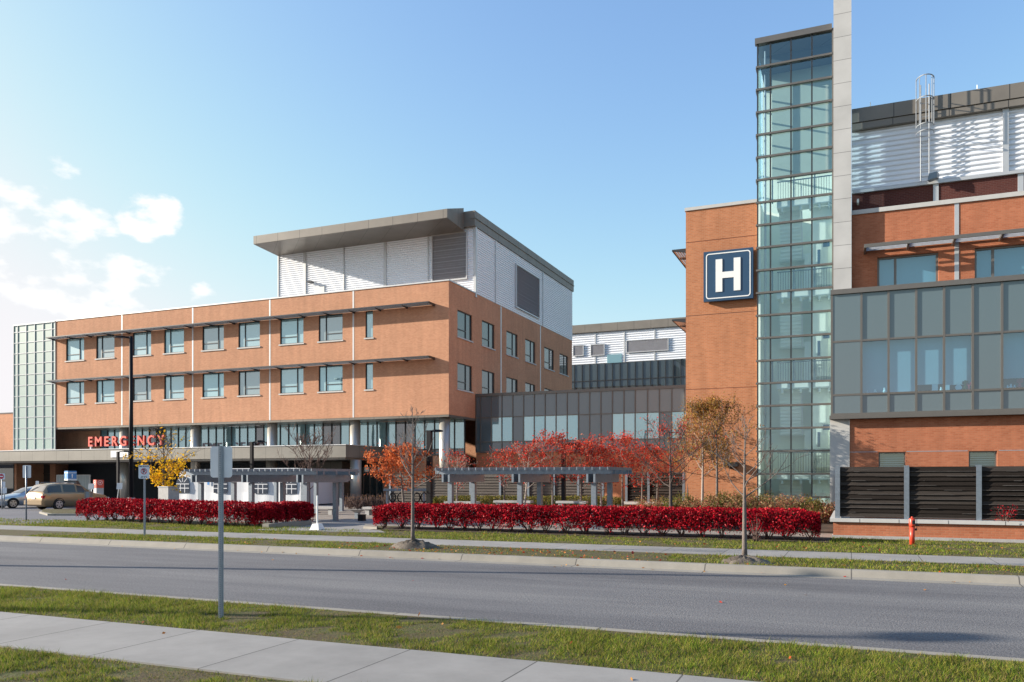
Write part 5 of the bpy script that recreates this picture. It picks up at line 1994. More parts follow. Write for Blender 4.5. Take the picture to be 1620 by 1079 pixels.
b.mesh([(x0 - .05, yt - .05, zt), (x1 + .05, yt - .05, zt), (x1 + .05, yt + 3.65, zt), (x0 - .05, yt + 3.65, zt), (x0 + 2, yt + 1.8, zt + .25), (x1 - 2, yt + 1.8, zt + .25)],
       [(0, 1, 5, 4), (1, 2, 5), (2, 3, 4, 5), (3, 0, 4)])
b.build('roof', M['tent'], t)
for px in (290.5, 350, 413.5, 459):
    cx = fx(px, yt)
    w, zb_, zs = 0.66, 0.93, 1.62
    y = yt - 0.085
    b = MB()
    arc = [(cx + w * math.cos(a), zs + w * 0.95 * math.sin(a)) for a in [math.pi * q / 14 for q in range(15)]]
    b.prism([(cx - w, y, zb_), (cx + w, y, zb_)] + [(p, y, q) for p, q in arc], (0, -0.02, 0))
    o = b.build('window', M['tent_win'], t)
    b = MB()
    y -= 0.021
    for k in (-0.33, 0.33):
        b.box(cx + k * w * 1.0 - 0.03, cx + k * w + 0.03, y - 0.008, y, zb_, zs)
    for z in (zb_ + 0.36, zs):
        b.box(cx - w, cx + w, y - 0.009, y - 0.0005, z - 0.03, z + 0.03)
    for a in (0.25 * math.pi, 0.5 * math.pi, 0.75 * math.pi):
        c, s = math.cos(a), math.sin(a)
        b.prism([(cx + .18 * c - .025 * s, y, zs + .18 * s + .025 * c), (cx + .18 * c + .025 * s, y, zs + .18 * s - .025 * c), (cx + w * .97 * c + .025 * s, y, zs + w * .93 * s - .025 * c), (cx + w * .97 * c - .025 * s, y, zs + w * .93 * s + .025 * c)], (0, -0.01, 0))
    b.build('glazing_bars', M['tent'], o)
b = MB()
cx = fx(331, yt)
b.box(cx - 0.11, cx + 0.11, yt - 0.09, yt - 0.08, 1.55, 1.95)
b.build('notice', M['sign_blue'], t)

# ---------------------------------------------------------------- seats, planters, rings on the plaza
def bench(label, px, d, w, hh=0.46, dep=0.5, mat='stone'):
    x, y = at(px, d)
    t = thing('bench', label, 'bench', (x, y, 0.13), 'stone benches on the plaza')
    b = MB()
    b.box(x - w / 2, x + w / 2, y - dep / 2, y + dep / 2, hh - 0.02, hh + 0.1)
    b.build('seat', M[mat], t)
    for s in (-1, 1):
        b = MB()
        b.box(x + s * (w / 2 - 0.25) - 0.12, x + s * (w / 2 - 0.25) + 0.12, y - dep / 2 + 0.06, y + dep / 2 - 0.06, 0.12, hh - 0.021)
        b.build('leg', M[mat], t)
    return t


bench('grey stone bench on the plaza just right of the left pergola', 508, 44, 1.9)
bench('grey stone bench at the left end of the long red hedge', 603, 43, 2.0)
bench('grey stone bench behind the pair of front pergola posts beside pale forked trees', 731, 45, 2.0, 0.7)
bench('grey stone bench in front of the olive shrubs at the middle pergola posts', 812, 45, 2.2, 0.75)
bench('grey stone bench in front of the olive shrubs near the half hidden lamp post', 905, 44, 1.7, 0.75)
x, y = gp(572.5, 824.3)
t = thing('litter_bin', 'plain black square bin on the plaza paving', 'bin', (x, y, 0.13))
b = MB()
d_ = FOC * (EYE - GZ) / (824.3 - HOR)
hw_ = 4.6 / FOC * d_
b.box(x - hw_, x + hw_, y - hw_, y + hw_, 0.13, Z(814.5, d_))
b.build('body', M['black'], t)
b = MB()
b.box(x - hw_ - .02, x + hw_ + .02, y - hw_ - .02, y + hw_ + .02, Z(814.5, d_) + 0.001, Z(813.7, d_))
b.build('rim', M['frame'], t)
x, y = gp(565.5, 819.5)
d_ = FOC * (EYE - GZ) / (819.5 - HOR)
t = thing('planter', 'grey pedestal planter with a bare twiggy shrub beside the black bin', 'planter', (x, y, 0.13))
b = MB()
b.box(x - .1, x + .1, y - .1, y + .1, 0.13, 0.42)
b.build('pedestal', M['galv'], t)
b = MB()
b.mesh([(x - .12, y - .12, .421), (x + .12, y - .12, .421), (x + .12, y + .12, .421), (x - .12, y + .12, .421), (x - .27, y - .27, .56), (x + .27, y - .27, .56), (x + .27, y + .27, .56), (x - .27, y + .27, .56)],
       [(0, 1, 5, 4), (1, 2, 6, 5), (2, 3, 7, 6), (3, 0, 4, 7), (4, 5, 6, 7)])
b.build('bowl', M['stone'], t)
rg = random.Random(9)
b = MB()
for q in range(34):
    a, l = rg.uniform(0, 6.28), rg.uniform(.4, .8)
    p = Vector((x, y, .54))
    e = p + Vector((math.cos(a) * l * .6, math.sin(a) * l * .6, l * rg.uniform(.5, 1)))
    m_ = p.lerp(e, .5) + Vector((0, 0, .06))
    b.tube([p, m_, e], [.014, .009, .004], 4)
b.build('bare_shrub', M['stem'], t)
for px, lb in ((621, 'leftmost of the four black bicycle rings under the orange maple'), (634, 'second black bicycle ring from the left under the orange maple'),
               (659.5, 'black bicycle ring just right of the bare tree trunk'), (671, 'black bicycle ring beside the thick square lamp post')):
    x, y = at(px, 50)
    zc_ = Z(787, 50)
    t = thing('bicycle_ring', lb, 'bike rack', (x, y, GZ), 'black bicycle rings')
    b = MB()
    b.smooth = True
    rr = 0.19
    b.tube([Vector((x, y, zc_)) + xd_r * (rr * math.sin(2 * math.pi * q / 20)) + Vector((0, 0, -1.5 * rr * math.cos(2 * math.pi * q / 20))) for q in range(21)], 0.04, 6, False)
    b.build('ring', M['black'], t)
    b = MB()
    b.tube([(x, y, GZ - .05), (x, y, zc_ - 1.5 * rr)], 0.045, 8)
    b.build('post', M['black'], t)
x, y = at(642, 51)
t = thing('table', 'long grey outdoor table behind the black bicycle rings', 'table', (x, y, GZ))
b = MB()
c = Vector((x, y, 0))
turned_box(b, (x, y), 1.35, 0.4, 1.28, 1.42, xd_r, nd_r)
b.build('table_top', M['galv'], t)
for s in (-1, 1):
    b = MB()
    q = c + xd_r * 1.15 * s
    turned_box(b, (q.x, q.y), 0.05, 0.3, 0.13, 1.279, xd_r, nd_r)
    b.build('leg', M['galv_pale'], t)


# ================================================================ cars
def car(kind, label, paint, cx, cy, yaw, L, Wd, wheel_m):
    t = thing(kind, label, 'car', (0, 0, 0), 'cars in the driveway')
    hw = Wd / 2
    if kind == 'station_wagon':      # x from nose, low z, belt z, top z, half width at belt share, at top share
        st = [(0.0, .36, .60, .66, .72, .45), (.10, .27, .74, .80, .88, .6), (.45, .22, .90, .95, .96, .72), (1.15, .20, 1.00, 1.06, .99, .80), (1.38, .20, 1.04, 1.12, 1.0, .82),
              (2.05, .20, 1.06, 1.58, 1.0, .76), (2.6, .20, 1.06, 1.69, 1.0, .76), (3.5, .20, 1.07, 1.69, 1.0, .76), (4.15, .22, 1.08, 1.63, .99, .75), (4.33, .22, 1.08, 1.58, .98, .74), (4.66, .24, 1.08, 1.14, .96, .80), (4.78, .30, .96, 1.0, .93, .8), (4.82, .38, .60, .64, .88, .7)]
        wind, rear, sides = (4, 5), (9, 10), [(1.62, 2.42), (2.55, 3.38), (3.52, 4.42)]
        wx = (.95, 3.72)
        wr = .35
    else:
        st = [(0.0, .30, .52, .58, .66, .4), (.10, .20, .64, .70, .84, .55), (.5, .17, .78, .83, .95, .7), (1.2, .17, .88, .94, .99, .78), (1.42, .17, .92, .99, 1.0, .78),
              (2.15, .17, .94, 1.36, 1.0, .70), (2.6, .17, .95, 1.43, 1.0, .70), (3.2, .17, .96, 1.40, 1.0, .70), (3.55, .18, .97, 1.30, .99, .70), (4.05, .2, .98, 1.05, .97, .74), (4.5, .22, .95, 1.0, .92, .74), (4.62, .32, .70, .74, .86, .65)]
        wind, rear, sides = (4, 5), (8, 9), [(1.72, 2.42), (2.52, 3.22), (3.3, 3.75)]
        wx = (.88, 3.62)
        wr = .33
    def prof(i):
        x, zl, zb, zt, wb, wt = st[i]
        mid = zl + (zb - zl) * .5
        return [(hw * wb * .86, zl), (hw * wb * .985, zl + (mid - zl) * .45), (hw * wb, mid + .06), (hw * wb * .985, zb - .03), (hw * wb * .955, zb), (hw * wt, zt - .035), (hw * wt * .86, zt), (0, zt + .025)]
    b = MB()
    b.smooth = True
    vs = []
    K = 15
    for i in range(len(st)):
        p = prof(i)
        row = [(st[i][0], y, z) for y, z in p] + [(st[i][0], -y, z) for y, z in p[:-1][::-1]]
        vs += row
    fs = []
    for i in range(len(st) - 1):
        for k in range(K):
            fs.append((i * K + k, i * K + (k + 1) % K, (i + 1) * K + (k + 1) % K, (i + 1) * K + k))
    fs += [tuple(range(K)), tuple(range((len(st) - 1) * K, len(st) * K))]
    b.mesh(vs, fs)
    body = b.build('body', paint, t)
    bm = body.modifiers.new('edge', 'BEVEL')
    bm.width, bm.segments, bm.limit_method, bm.angle_limit = 0.02, 2, 'ANGLE', R(40)
    def at_x(x):
        for i in range(len(st) - 1):
            if st[i][0] <= x <= st[i + 1][0]:
                f = (x - st[i][0]) / (st[i + 1][0] - st[i][0])
                A, B = prof(i), prof(i + 1)
                return [(a[0] + (c[0] - a[0]) * f, a[1] + (c[1] - a[1]) * f) for a, c in zip(A, B)]
    gm = M['car_glass']
    for s in (-1, 1):
        for a, c in sides:
            b = MB()
            n = 6
            top, bot = [], []
            for q in range(n + 1):
                x = a + (c - a) * q / n
                p = at_x(x)
                f0, f1 = .10, .88
                lo = (p[4][0] + (p[5][0] - p[4][0]) * f0, p[4][1] + (p[5][1] - p[4][1]) * f0)
                hi = (p[4][0] + (p[5][0] - p[4][0]) * f1, p[4][1] + (p[5][1] - p[4][1]) * f1)
                bot.append((x, s * (lo[0] + .012), lo[1]))
                top.append((x, s * (hi[0] + .012), hi[1]))
            for q in range(n):
                b.face([bot[q], bot[q + 1], top[q + 1], top[q]])
            b.build('side_window', gm, t)
        b = MB()
        x = sides[0][0] + .12
        p = at_x(x)
        y = p[4][0]
        b.prism([(x, s * (y), p[4][1] + .02), (x + .1, s * y, p[4][1] + .02), (x + .08, s * (y + .2), p[4][1] + .05), (x, s * (y + .2), p[4][1] + .05)], (0, 0, .13))
        b.build('mirror', paint, t)
    for nm, (i, j) in (('windscreen', wind), ('rear_window', rear)):
        A, B = prof(i), prof(j)
        b = MB()
        lo, hi = (A, B) if nm == 'windscreen' else (B, A)
        xl, xh = (st[i][0], st[j][0]) if nm == 'windscreen' else (st[j][0], st[i][0])
        sg = -1 if nm == 'windscreen' else 1
        def P(row, x, f, y):
            return (x + sg * .014, y, row[f][1] + .012)
        g = []
        for fr in (.08, .92):
            x = xl + (xh - xl) * fr
            ye = (lo[5][0] + (hi[5][0] - lo[5][0]) * fr) * .93
            z5 = lo[5][1] + (hi[5][1] - lo[5][1]) * fr
            z7 = lo[7][1] + (hi[7][1] - lo[7][1]) * fr
            z6 = lo[6][1] + (hi[6][1] - lo[6][1]) * fr
            g.append([(x + sg * .016, -ye, z5 + .028), (x + sg * .016, -ye * .8, z6 + .012), (x + sg * .016, 0, z7 + .014), (x + sg * .016, ye * .8, z6 + .012), (x + sg * .016, ye, z5 + .028)])
        for q in range(4):
            b.face([g[0][q], g[0][q + 1], g[1][q + 1], g[1][q]])
        b.build(nm, gm, t)
    for x in wx:
        for s in (-1, 1):
            yo = s * (hw - .005)
            b = MB()
            b.smooth = True
            b.tube([(x, yo - s * .22, wr), (x, yo - s * .02, wr), (x, yo + s * .0, wr)], [wr, wr, wr * .93], 26)
            w = b.build('wheel', M['tyre'], t)
            b = MB()
            for q in range(5):
                a = 2 * math.pi * q / 5 + .3
                u, v = Vector((math.cos(a), 0, math.sin(a))), Vector((-math.sin(a), 0, math.cos(a)))
                c = Vector((x, yo + s * .012, wr))
                b.face([c - v * .035, c + v * .035, c + u * wr * .62 + v * .07, c + u * wr * .62 - v * .07])
            for q in range(24):
                a, e = 2 * math.pi * q / 24, 2 * math.pi * (q + 1) / 24
                c = Vector((x, yo + s * .010, wr))
                P = lambda rad, an: c + Vector((math.cos(an) * rad, 0, math.sin(an) * rad))
                b.face([P(wr * .58, a), P(wr * .58, e), P(wr * .68, e), P(wr * .68, a)])
                b.face([c + Vector((0, s * .003, 0)), P(wr * .13, a) + Vector((0, s * .003, 0)), P(wr * .13, e) + Vector((0, s * .003, 0))])
            b.build('rim', wheel_m, w)
            b = MB()
            for q in range(16):
                a, e = math.pi * q / 16 - .15, math.pi * (q + 1) / 16 - .15
                P = lambda rad, an, o: (x + math.cos(an) * rad, s * (hw + o), wr + math.sin(an) * rad)
                b.face([P(wr * .9, a, -.012), P(wr * .9, e, -.012), P(wr * 1.17, e, .004), P(wr * 1.17, a, .004)])
            b.build('wheel_arch', M['tyre'], t)
    nose, tail = st[0][0], st[-1][0]
    def lens(nm, m, x0, x1, y0, y1, z0, z1):
        b = MB()
        b.box(x0, x1, y0, y1, z0, z1)
        b.build(nm, m, t)
    zb0 = st[1][2]
    for s in (-1, 1):
        lens('headlight', M['lamp_lens'], .05, .42, s * hw * .56, s * hw * .90, zb0 - .12, zb0 + .01)
        lens('tail_light', M['tail_lens'], tail - .22, tail - .02, s * hw * .74, s * hw * .955, .74, .93)
    lens('grille', M['tyre'], nose - .012, nose + .1, -hw * .42, hw * .42, st[0][2] - .12, st[0][2] + .02)
    lens('intake', M['tyre'], nose - .005, nose + .1, -hw * .62, hw * .62, .30, .38)
    lens('licence_plate', M['white'], tail + .002, tail + .016, -.16, .16, .70, .84) if kind == 'station_wagon' else lens('licence_plate', M['white'], nose - .03, nose - .014, -.16, .16, .40, .5)
    lens('sill', M['tyre'], 1.3, 3.3, -hw * .88, hw * .88, .19, .26)
    if kind == 'station_wagon':
        lens('bumper', paint, tail - .1, tail + .06, -hw * .93, hw * .93, .36, .62)
        for s in (-1, 1):
            b = MB()
            b.tube([(2.3, s * hw * .64, 1.70), (2.35, s * hw * .64, 1.755), (3.9, s * hw * .64, 1.74), (3.95, s * hw * .64, 1.68)], .018, 6)
            b.build('roof_rail', M['galv'], t)
    # centre the car on its own origin, nose towards +x
    for o in t.children_recursive:
        if o.parent is t:
            pass
    for o in list(t.children) + [g for c in t.children for g in c.children]:
        me = o.data
        me.transform(Matrix.Translation((-L / 2, 0, 0)))
        me.transform(Matrix.Rotation(math.pi, 4, 'Z'))
    t.location = (cx, cy, 0.06)
    t.rotation_euler = (0, 0, yaw)
    return t


k_ = Nodes('gold car paint')
p_ = k_.n('ShaderNodeBsdfPrincipled', {'Base Color': (0.34, 0.25, 0.15, 1), 'Metallic': 0.55, 'Roughness': 0.32, 'Coat Weight': 0.6, 'Coat Roughness': 0.05})
M['gold_paint'] = k_.done(p_.outputs[0])
k_ = Nodes('silver blue car paint')
p_ = k_.n('ShaderNodeBsdfPrincipled', {'Base Color': (0.42, 0.48, 0.55, 1), 'Metallic': 0.6, 'Roughness': 0.28, 'Coat Weight': 0.6, 'Coat Roughness': 0.05})
M['silver_paint'] = k_.done(p_.outputs[0])
M['car_glass'] = glazing('car glass', (0.010, 0.013, 0.018), 0.05, wavy=0.0005)
M['tyre'] = plain('black rubber', (0.012, 0.012, 0.013), 0.8)
M['alloy'] = plain('alloy wheel', (0.5, 0.52, 0.55), 0.3, 0.8, 0.03)
M['lamp_lens'] = plain('clear lamp lens', (0.6, 0.63, 0.66), 0.1, 0.3, 0.02)
M['tail_lens'] = plain('red lamp lens', (0.30, 0.01, 0.02), 0.15, 0, 0.02)
x, y = at(109, 53.5)
car('station_wagon', 'gold station wagon seen from behind at the canopy entrance', M['gold_paint'], x, y, AX + R(64), 4.82, 1.84, M['alloy'])
x, y = at(46, 56.2)
car('sedan', 'silver sedan facing left behind the gold wagon', M['silver_paint'], x, y, AX + R(236), 4.62, 1.80, M['alloy'])

# ================================================================ trees
def grow(seed, base, h, r0, clear, spread, up=0.55, n1=16, n2=5, n3=4, lean=(0, 0), droop=0.0, rmin=0.006, top_frac=0.25, wob=0.03, cone=False):
    """branch skeleton: returns tubes [(points, radii, sides)] and twig points for leaves"""
    rg = random.Random(seed)
    base = Vector(base)
    tubes, tips = [], []
    N = 12
    tr = []
    for i in range(N + 1):
        f = i / N
        tr.append(base + Vector((lean[0] * f + wob * h * 0.3 * math.sin(3.1 * f + seed) * f, lean[1] * f + wob * h * 0.3 * math.sin(2.3 * f + seed * 1.7) * f, h * f)))
    rad = [max(rmin, r0 * (1 - i / N) ** 0.85 * (1.12 if i == 0 else 1)) for i in range(N + 1)]
    tubes.append((tr, rad, 8))

    def along(pts, f):
        q = f * (len(pts) - 1)
        i = min(int(q), len(pts) - 2)
        return pts[i].lerp(pts[i + 1], q - i)

    def limb(p, d, L, r, lev):
        pts = [p.copy()]
        q, dd = p.copy(), d.normalized()
        k = 5 if lev < 2 else 3
        for i in range(k):
            dd = (dd + Vector((rg.uniform(-1, 1), rg.uniform(-1, 1), rg.uniform(-1, 1))) * (0.16 + .05 * lev) + Vector((0, 0, 0.10 - droop))).normalized()
            q = q + dd * L / k
            pts.append(q.copy())
        tubes.append((pts, [max(rmin * 0.8, r * (1 - i / k * 0.75)) for i in range(k + 1)], (6, 5, 4, 3)[min(lev, 3)]))
        if lev >= 1:
            tips.extend(pts[1:])
            tips.extend([a.lerp(c, .5) for a, c in zip(pts, pts[1:])])
        if lev < 3:
            m = (n2, n3, 2)[lev - 1] if lev >= 1 else 0
            for j in range(m):
                f = rg.uniform(0.22, 0.98)
                b = along(pts, f)
                s = Vector((rg.uniform(-1, 1), rg.uniform(-1, 1), rg.uniform(-.5, .9)))
                nd = (dd * 0.75 + s * 0.75).normalized()
                limb(b, nd, L * rg.uniform(.32, .6) * (1.1 - f * .4), max(rmin, r * 0.45), lev + 1)
    for i in range(n1):
        f = clear + (1 - clear) * ((i + rg.random()) / n1) * 0.97
        p = along(tr, f)
        g = (f - clear) / (1 - clear)
        prof = math.sin(math.pi * (0.20 + 0.80 * g) ** 0.9) * 0.9 + 0.14
        if cone:
            prof = 1.05 * (1 - g) ** 0.8 + 0.10
        a = i * 2.399 + rg.uniform(-.4, .4)
        u = up * (0.6 + 0.9 * g)
        d = Vector((math.cos(a), math.sin(a), u))
        limb(p, d, spread * prof * rg.uniform(.75, 1.15), max(rmin * 1.2, r0 * 0.30 * (1 - g * .75)), 1)
    return tubes, tips


def tree(name, label, base, h, r0, clear, spread, bark, leaves=None, nleaf=0, lsize=0.09, seed=1, group=None, jitter=0.16, zmin=None, **kw):
    t = thing(name, label, 'tree', base, group)
    tubes, tips = grow(seed, base, h, r0, clear, spread, **kw)
    b = MB()
    b.smooth = True
    pts, rad, n = tubes[0]
    b.tube(pts, rad, 10)
    b.build('trunk', M[bark], t)
    b = MB()
    b.smooth = True
    for pts, rad, n in tubes[1:]:
        b.tube(pts, rad, n, False)
    b.build('branches', M[bark], t)
    if nleaf:
        rng = np.random.default_rng(seed)
        P = np.array([tuple(p) for p in tips])
        wt_ = rng.uniform(0, 1, len(P)) ** 2.0          # some twigs full, some nearly bare
        idx = rng.choice(len(P), nleaf, p=wt_ / wt_.sum())
        c = P[idx] + rng.normal(0, jitter, (nleaf, 3)) * [1, 1, .75]
        a, bb = rand_axes(rng, nleaf, lsize * .5, lsize * .42)
        # leaves of one twig tend to share a colour
        tone = rng.uniform(0, 1, len(P))
        mi = np.clip(((tone[idx] * 0.55 + rng.uniform(0, 1, nleaf) * 0.45) * len(M[leaves])).astype(int), 0, len(M[leaves]) - 1)
        quads_mesh('crown', c, a, bb, M[leaves], mi, t)
    return t


def ht(py, d):
    return EYE + (HOR - py) / FOC * d


# bare street trees in the far verge
x, y = gp(653, 858, 0.28)
d_ = FOC * (EYE - 0.28) / (858 - HOR)
tree('bare_tree', 'slim bare young tree on a soil mound left of the long red hedge middle', (x, y, 0.24), ht(646, d_) - 0.24, 0.062, 0.40, 1.25, 'bark', seed=14,
     group='bare young street trees', up=1.0, n1=16, n2=3, n3=3, rmin=0.005, wob=0.012, cone=True)
x, y = gp(1178, 881, 0.24)
d_ = FOC * (EYE - 0.24) / (881 - HOR)
tree('bare_tree', 'slim bare young tree on a soil mound in front of the glass stair tower', (x, y, 0.2), ht(662, d_) - 0.2, 0.062, 0.40, 1.3, 'bark', seed=23,
     group='bare young street trees', up=0.8, n1=16, n2=3, n3=3, rmin=0.005, wob=0.012, cone=True)
# yellow tree by the tent
x, y = at(259, 51)
tree('yellow_tree', 'small tree with bright yellow leaves below bare upper twigs', (x, y, 0.13), ht(690, 51) - 0.13, 0.10, 0.20, 2.1, 'bark_dark', None, 0, 0.13, 31, up=0.75, n1=26, n2=5, n3=3, rmin=0.009)
t = bpy.data.objects[[o.name for o in COL.objects if o.name.startswith('yellow_tree')][-1]]
rng = np.random.default_rng(77)
tb, tips = grow(31, (x, y, 0.13), ht(690, 51) - 0.13, 0.10, 0.20, 2.1, up=0.75, n1=26, n2=5, n3=3, rmin=0.009)
P = np.array([tuple(p) for p in tips])
zc_ = ht(757, 51)
wt_ = np.exp(-((P[:, 2] - zc_) / 0.95) ** 2) * rng.uniform(0, 1, len(P)) ** 2.5 + 0.004
idx = rng.choice(len(P), 1050, p=wt_ / wt_.sum())
c = P[idx] + rng.normal(0, .15, (1050, 3))
a, bb = rand_axes(rng, 1050, .10, .085)
quads_mesh('crown', c, a, bb, M['leaf_yellow'], rng.integers(0, 2, 1050), t)
# bare multi-stem tree in front of the canopy
x, y = at(489, 47)
tree('bare_tree', 'low spreading bare tree in front of the canopy behind the left pergola', (x, y, 0.13), ht(697, 47) - 0.13, 0.09, 0.30, 2.1, 'stem', seed=41, up=0.8, n1=24, n2=6, n3=4, rmin=0.010)
# orange maple
x, y = at(640, 43)
tree('orange_tree', 'orange leaved maple behind the left end of the long red hedge', (x, y, 0.13), ht(716, 43) - 0.13, 0.08, 0.34, 1.75, 'bark', 'leaf_orange', 3600, 0.15, 52, up=0.35, n1=18, n2=5, n3=3, jitter=0.17, rmin=0.008, lean=(-.35, 0))
# red maples in a row
reds = [(723, 47, 714, 1.35, 620, 'bark_pale', 'pale forked red maple with few leaves beside the corner column', 61),
        (798, 46, 708, 1.5, 1100, 'bark', 'thin red maple behind the left half of the middle pergola', 62),
        (829, 44, 700, 1.6, 1300, 'bark_pale', 'red maple with a slanting pale trunk behind the middle pergola posts', 63),
        (874, 45, 688, 1.75, 2100, 'bark', 'full red maple left of the half hidden lamp post', 64),
        (919, 44, 698, 1.75, 2600, 'bark', 'brightest red maple right of the half hidden lamp post', 65),
        (951, 45, 706, 1.7, 2500, 'bark_pale', 'red maple at the right end pergola posts', 66),
        (985, 46, 690, 1.7, 2400, 'bark', 'red maple just right of the middle pergola end', 67),
        (1016, 47, 704, 1.5, 1500, 'bark', 'dull red maple in front of the short brown fence', 68),
        (1040, 47, 706, 1.4, 900, 'bark', 'sparse red maple beside the dark trunked tree', 69)]
for px, d, py, sp, nl, bk, lb, sd in reds:
    x, y = at(px, d)
    tree('red_maple', lb, (x, y, 0.15), ht(py + 9, d) - 0.15, 0.07, 0.36, sp, bk, 'leaf_maple', int(nl * .72), 0.135, sd, 'red maples in a row', 0.15, up=0.55, n1=15, n2=5, n3=3, rmin=0.008,
         lean=(0.3, 0) if px == 829 else (0, 0))
# dark trunked spreading tree with few red leaves
x, y = at(1061, 37)
tree('spreading_tree', 'dark trunked spreading tree nearly bare with a few red leaves', (x, y, 0.18), ht(682, 37) - 0.18, 0.10, 0.33, 2.25, 'bark_dark', 'leaf_maple', 900, 0.09, 71, None, 0.14, up=0.5, n1=18, n2=6, n3=4, rmin=0.007)
# ochre trees by the brick wall
for px, d, py, sp, nl, bk, lb, sd in ((1088, 41, 668, 1.5, 900, 'bark', 'sparse ochre leaved tree in front of the brick wall corner', 81),
                                       (1111, 38.8, 648, 1.7, 2500, 'bark_pale', 'ochre leaved tree with a pale trunk against the brick wall', 82),
                                       (1134, 38.0, 640, 1.75, 2300, 'bark', 'tallest ochre leaved tree under the navy H sign', 83)):
    x, y = at(px, d)
    tree('ochre_tree', lb, (x, y, 0.2), ht(py, d) - 0.2, 0.075, 0.38, sp, bk, 'leaf_gold', int(nl * 1.5), 0.10, sd, 'ochre trees by the brick wall', 0.15, up=0.85, n1=18, n2=5, n3=4, rmin=0.007)


# ================================================================ hedges and shrubs
def hedge(name, label, path, width, z0, z1, nleaf, leaves, lsize, seed, group=None, bump=0.09, sparse=0.35, stems=True, cat='hedge', ends=True):
    """clipped hedge along a ground path: leaves crowd near its surface, stems show below"""
    rng = np.random.default_rng(seed)
    P = np.array(path, dtype=float)
    seg = np.linalg.norm(np.diff(P, axis=0), axis=1)
    cum = np.concatenate([[0], np.cumsum(seg)])
    Lt = cum[-1]
    t = thing(name, label, cat, (*P.mean(0), z0), group)

    def frame(s):
        i = np.clip(np.searchsorted(cum, s, side='right') - 1, 0, len(seg) - 1)
        f = ((s - cum[i]) / seg[i])[:, None]
        c = P[i] * (1 - f) + P[i + 1] * f
        d = (P[i + 1] - P[i]) / seg[i][:, None]
        return c, d
    n = nleaf
    s = rng.uniform(0, Lt, n)
    end = rng.uniform(0, 1, n)
    ne = int(n * width * 0.9 / (Lt + width)) if ends else 0
    H = z1 - z0
    # where on the cross-section: angle around a rounded box, mostly near the outside
    th = rng.uniform(-0.28 * math.pi, 1.28 * math.pi, n)
    ct_, st_ = np.cos(th), np.sin(th)
    p = 4.2
    rr = (np.abs(ct_) ** p + np.abs(st_) ** p) ** (-1 / p)
    depth = 1 - np.abs(rng.normal(0, 0.17, n))
    lump = 1 + bump * (np.sin(s * 2.7 + seed) * .5 + np.sin(s * 6.1 + 2 * th + seed * 2) * .45 + np.sin(s * 13 + 3 * th) * .3) + rng.normal(0, .03, n)
    u = ct_ * rr * depth * width / 2 * lump
    zc, hz = z0 + H * 0.54, H * 0.46
    z = zc + st_ * rr * depth * hz * (1 + (lump - 1) * .8)
    if ne:
        k = slice(0, ne)
        sgn = rng.integers(0, 2, ne)
        s[k] = np.where(sgn == 0, rng.exponential(.06, ne), Lt - rng.exponential(.06, ne))
        u[k] = rng.uniform(-1, 1, ne) * width / 2
        z[k] = rng.uniform(z0 + .12, z1, ne)
        s = np.clip(s, 0, Lt)
    # rounded plan at both ends and thin, ragged underside
    e = np.minimum(s, Lt - s)
    u *= np.clip(0.72 + e / width * .9, 0, 1)
    z = np.where(e < width * .5, z0 + (z - z0) * (0.86 + .28 * e / width), z)
    gap = 0.5 + 0.5 * np.sin(s * 3.3 + seed) * np.sin(s * 1.27 + 1)
    keep = (z > z0 + H * (0.16 + 0.22 * gap)) | (rng.uniform(0, 1, n) < sparse * 0.5)
    keep &= z > z0 + 0.03
    s, u, z = s[keep], u[keep], z[keep]
    m = len(s)
    inner = rng.uniform(0, 1, m) < .36
    zm_ = z0 + H * .55
    sh_ = np.where(inner, rng.uniform(.25, .86, m), 1.0)
    u, z = u * sh_, np.where(inner, zm_ + (z - zm_) * sh_, z)
    thin = inner | (np.sin(s * 4.7 + z * 9 + seed) * np.sin(s * 2.1 - z * 5) > -.52) | (rng.uniform(0, 1, m) < .4)
    s, u, z, inner = s[thin], u[thin], z[thin], inner[thin]
    m = len(s)
    c2, d2 = frame(s)
    nrm = np.stack([-d2[:, 1], d2[:, 0]], 1)
    c = np.concatenate([c2 + nrm * u[:, None], z[:, None]], 1) + rng.normal(0, .012, (m, 3))
    a, b = rand_axes(rng, m, lsize * .55, lsize * .40)
    tone = np.sin(s * 1.9 + seed) * .5 + np.sin(s * 5.3 + z * 4) * .5
    mi = np.clip(((rng.uniform(0, 1, m) * .8 + tone * .1 + .1) * len(M[leaves])).astype(int), 0, len(M[leaves]) - 1)
    ml_ = list(M[leaves]) + [M['leaf_shade']]
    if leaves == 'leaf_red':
        mi = np.where(inner, len(M[leaves]), mi)  # inner leaves get the tone painted as shade
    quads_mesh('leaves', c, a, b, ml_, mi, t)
    if stems:
        rg = random.Random(seed)
        bm_ = MB()
        q = 0.25
        while q < Lt:
            cc, dd = frame(np.array([q]))
            bx_, by_ = cc[0]
            for j in range(rg.randint(8, 12)):
                a = rg.uniform(0, 6.28)
                rr_ = rg.uniform(.15, .55) * min(1, width)
                p0 = Vector((bx_ + rg.uniform(-.07, .07), by_ + rg.uniform(-.07, .07), z0 - 0.03))
                p2 = Vector((bx_ + math.cos(a) * rr_, by_ + math.sin(a) * rr_, z0 + H * rg.uniform(.5, .92)))
                p1 = p0.lerp(p2, .45) + Vector((0, 0, -.05))
                bm_.tube([p0, p1, p2], [.017, .012, .006], 4, False)
                for w_ in range(2):
                    e_ = p1.lerp(p2, rg.random())
                    bm_.tube([e_, e_ + Vector((rg.uniform(-.2, .2), rg.uniform(-.2, .2), rg.uniform(.05, .25)))], [.007, .004], 3, False)
            q += rg.uniform(.55, .8)
        bm_.build('stems', M['stem'], t)
    return t


def off(px, py, back):
    x, y = gp(px, py)
    L = math.hypot(x, y)
    return x + x / L * back, y + y / L * back


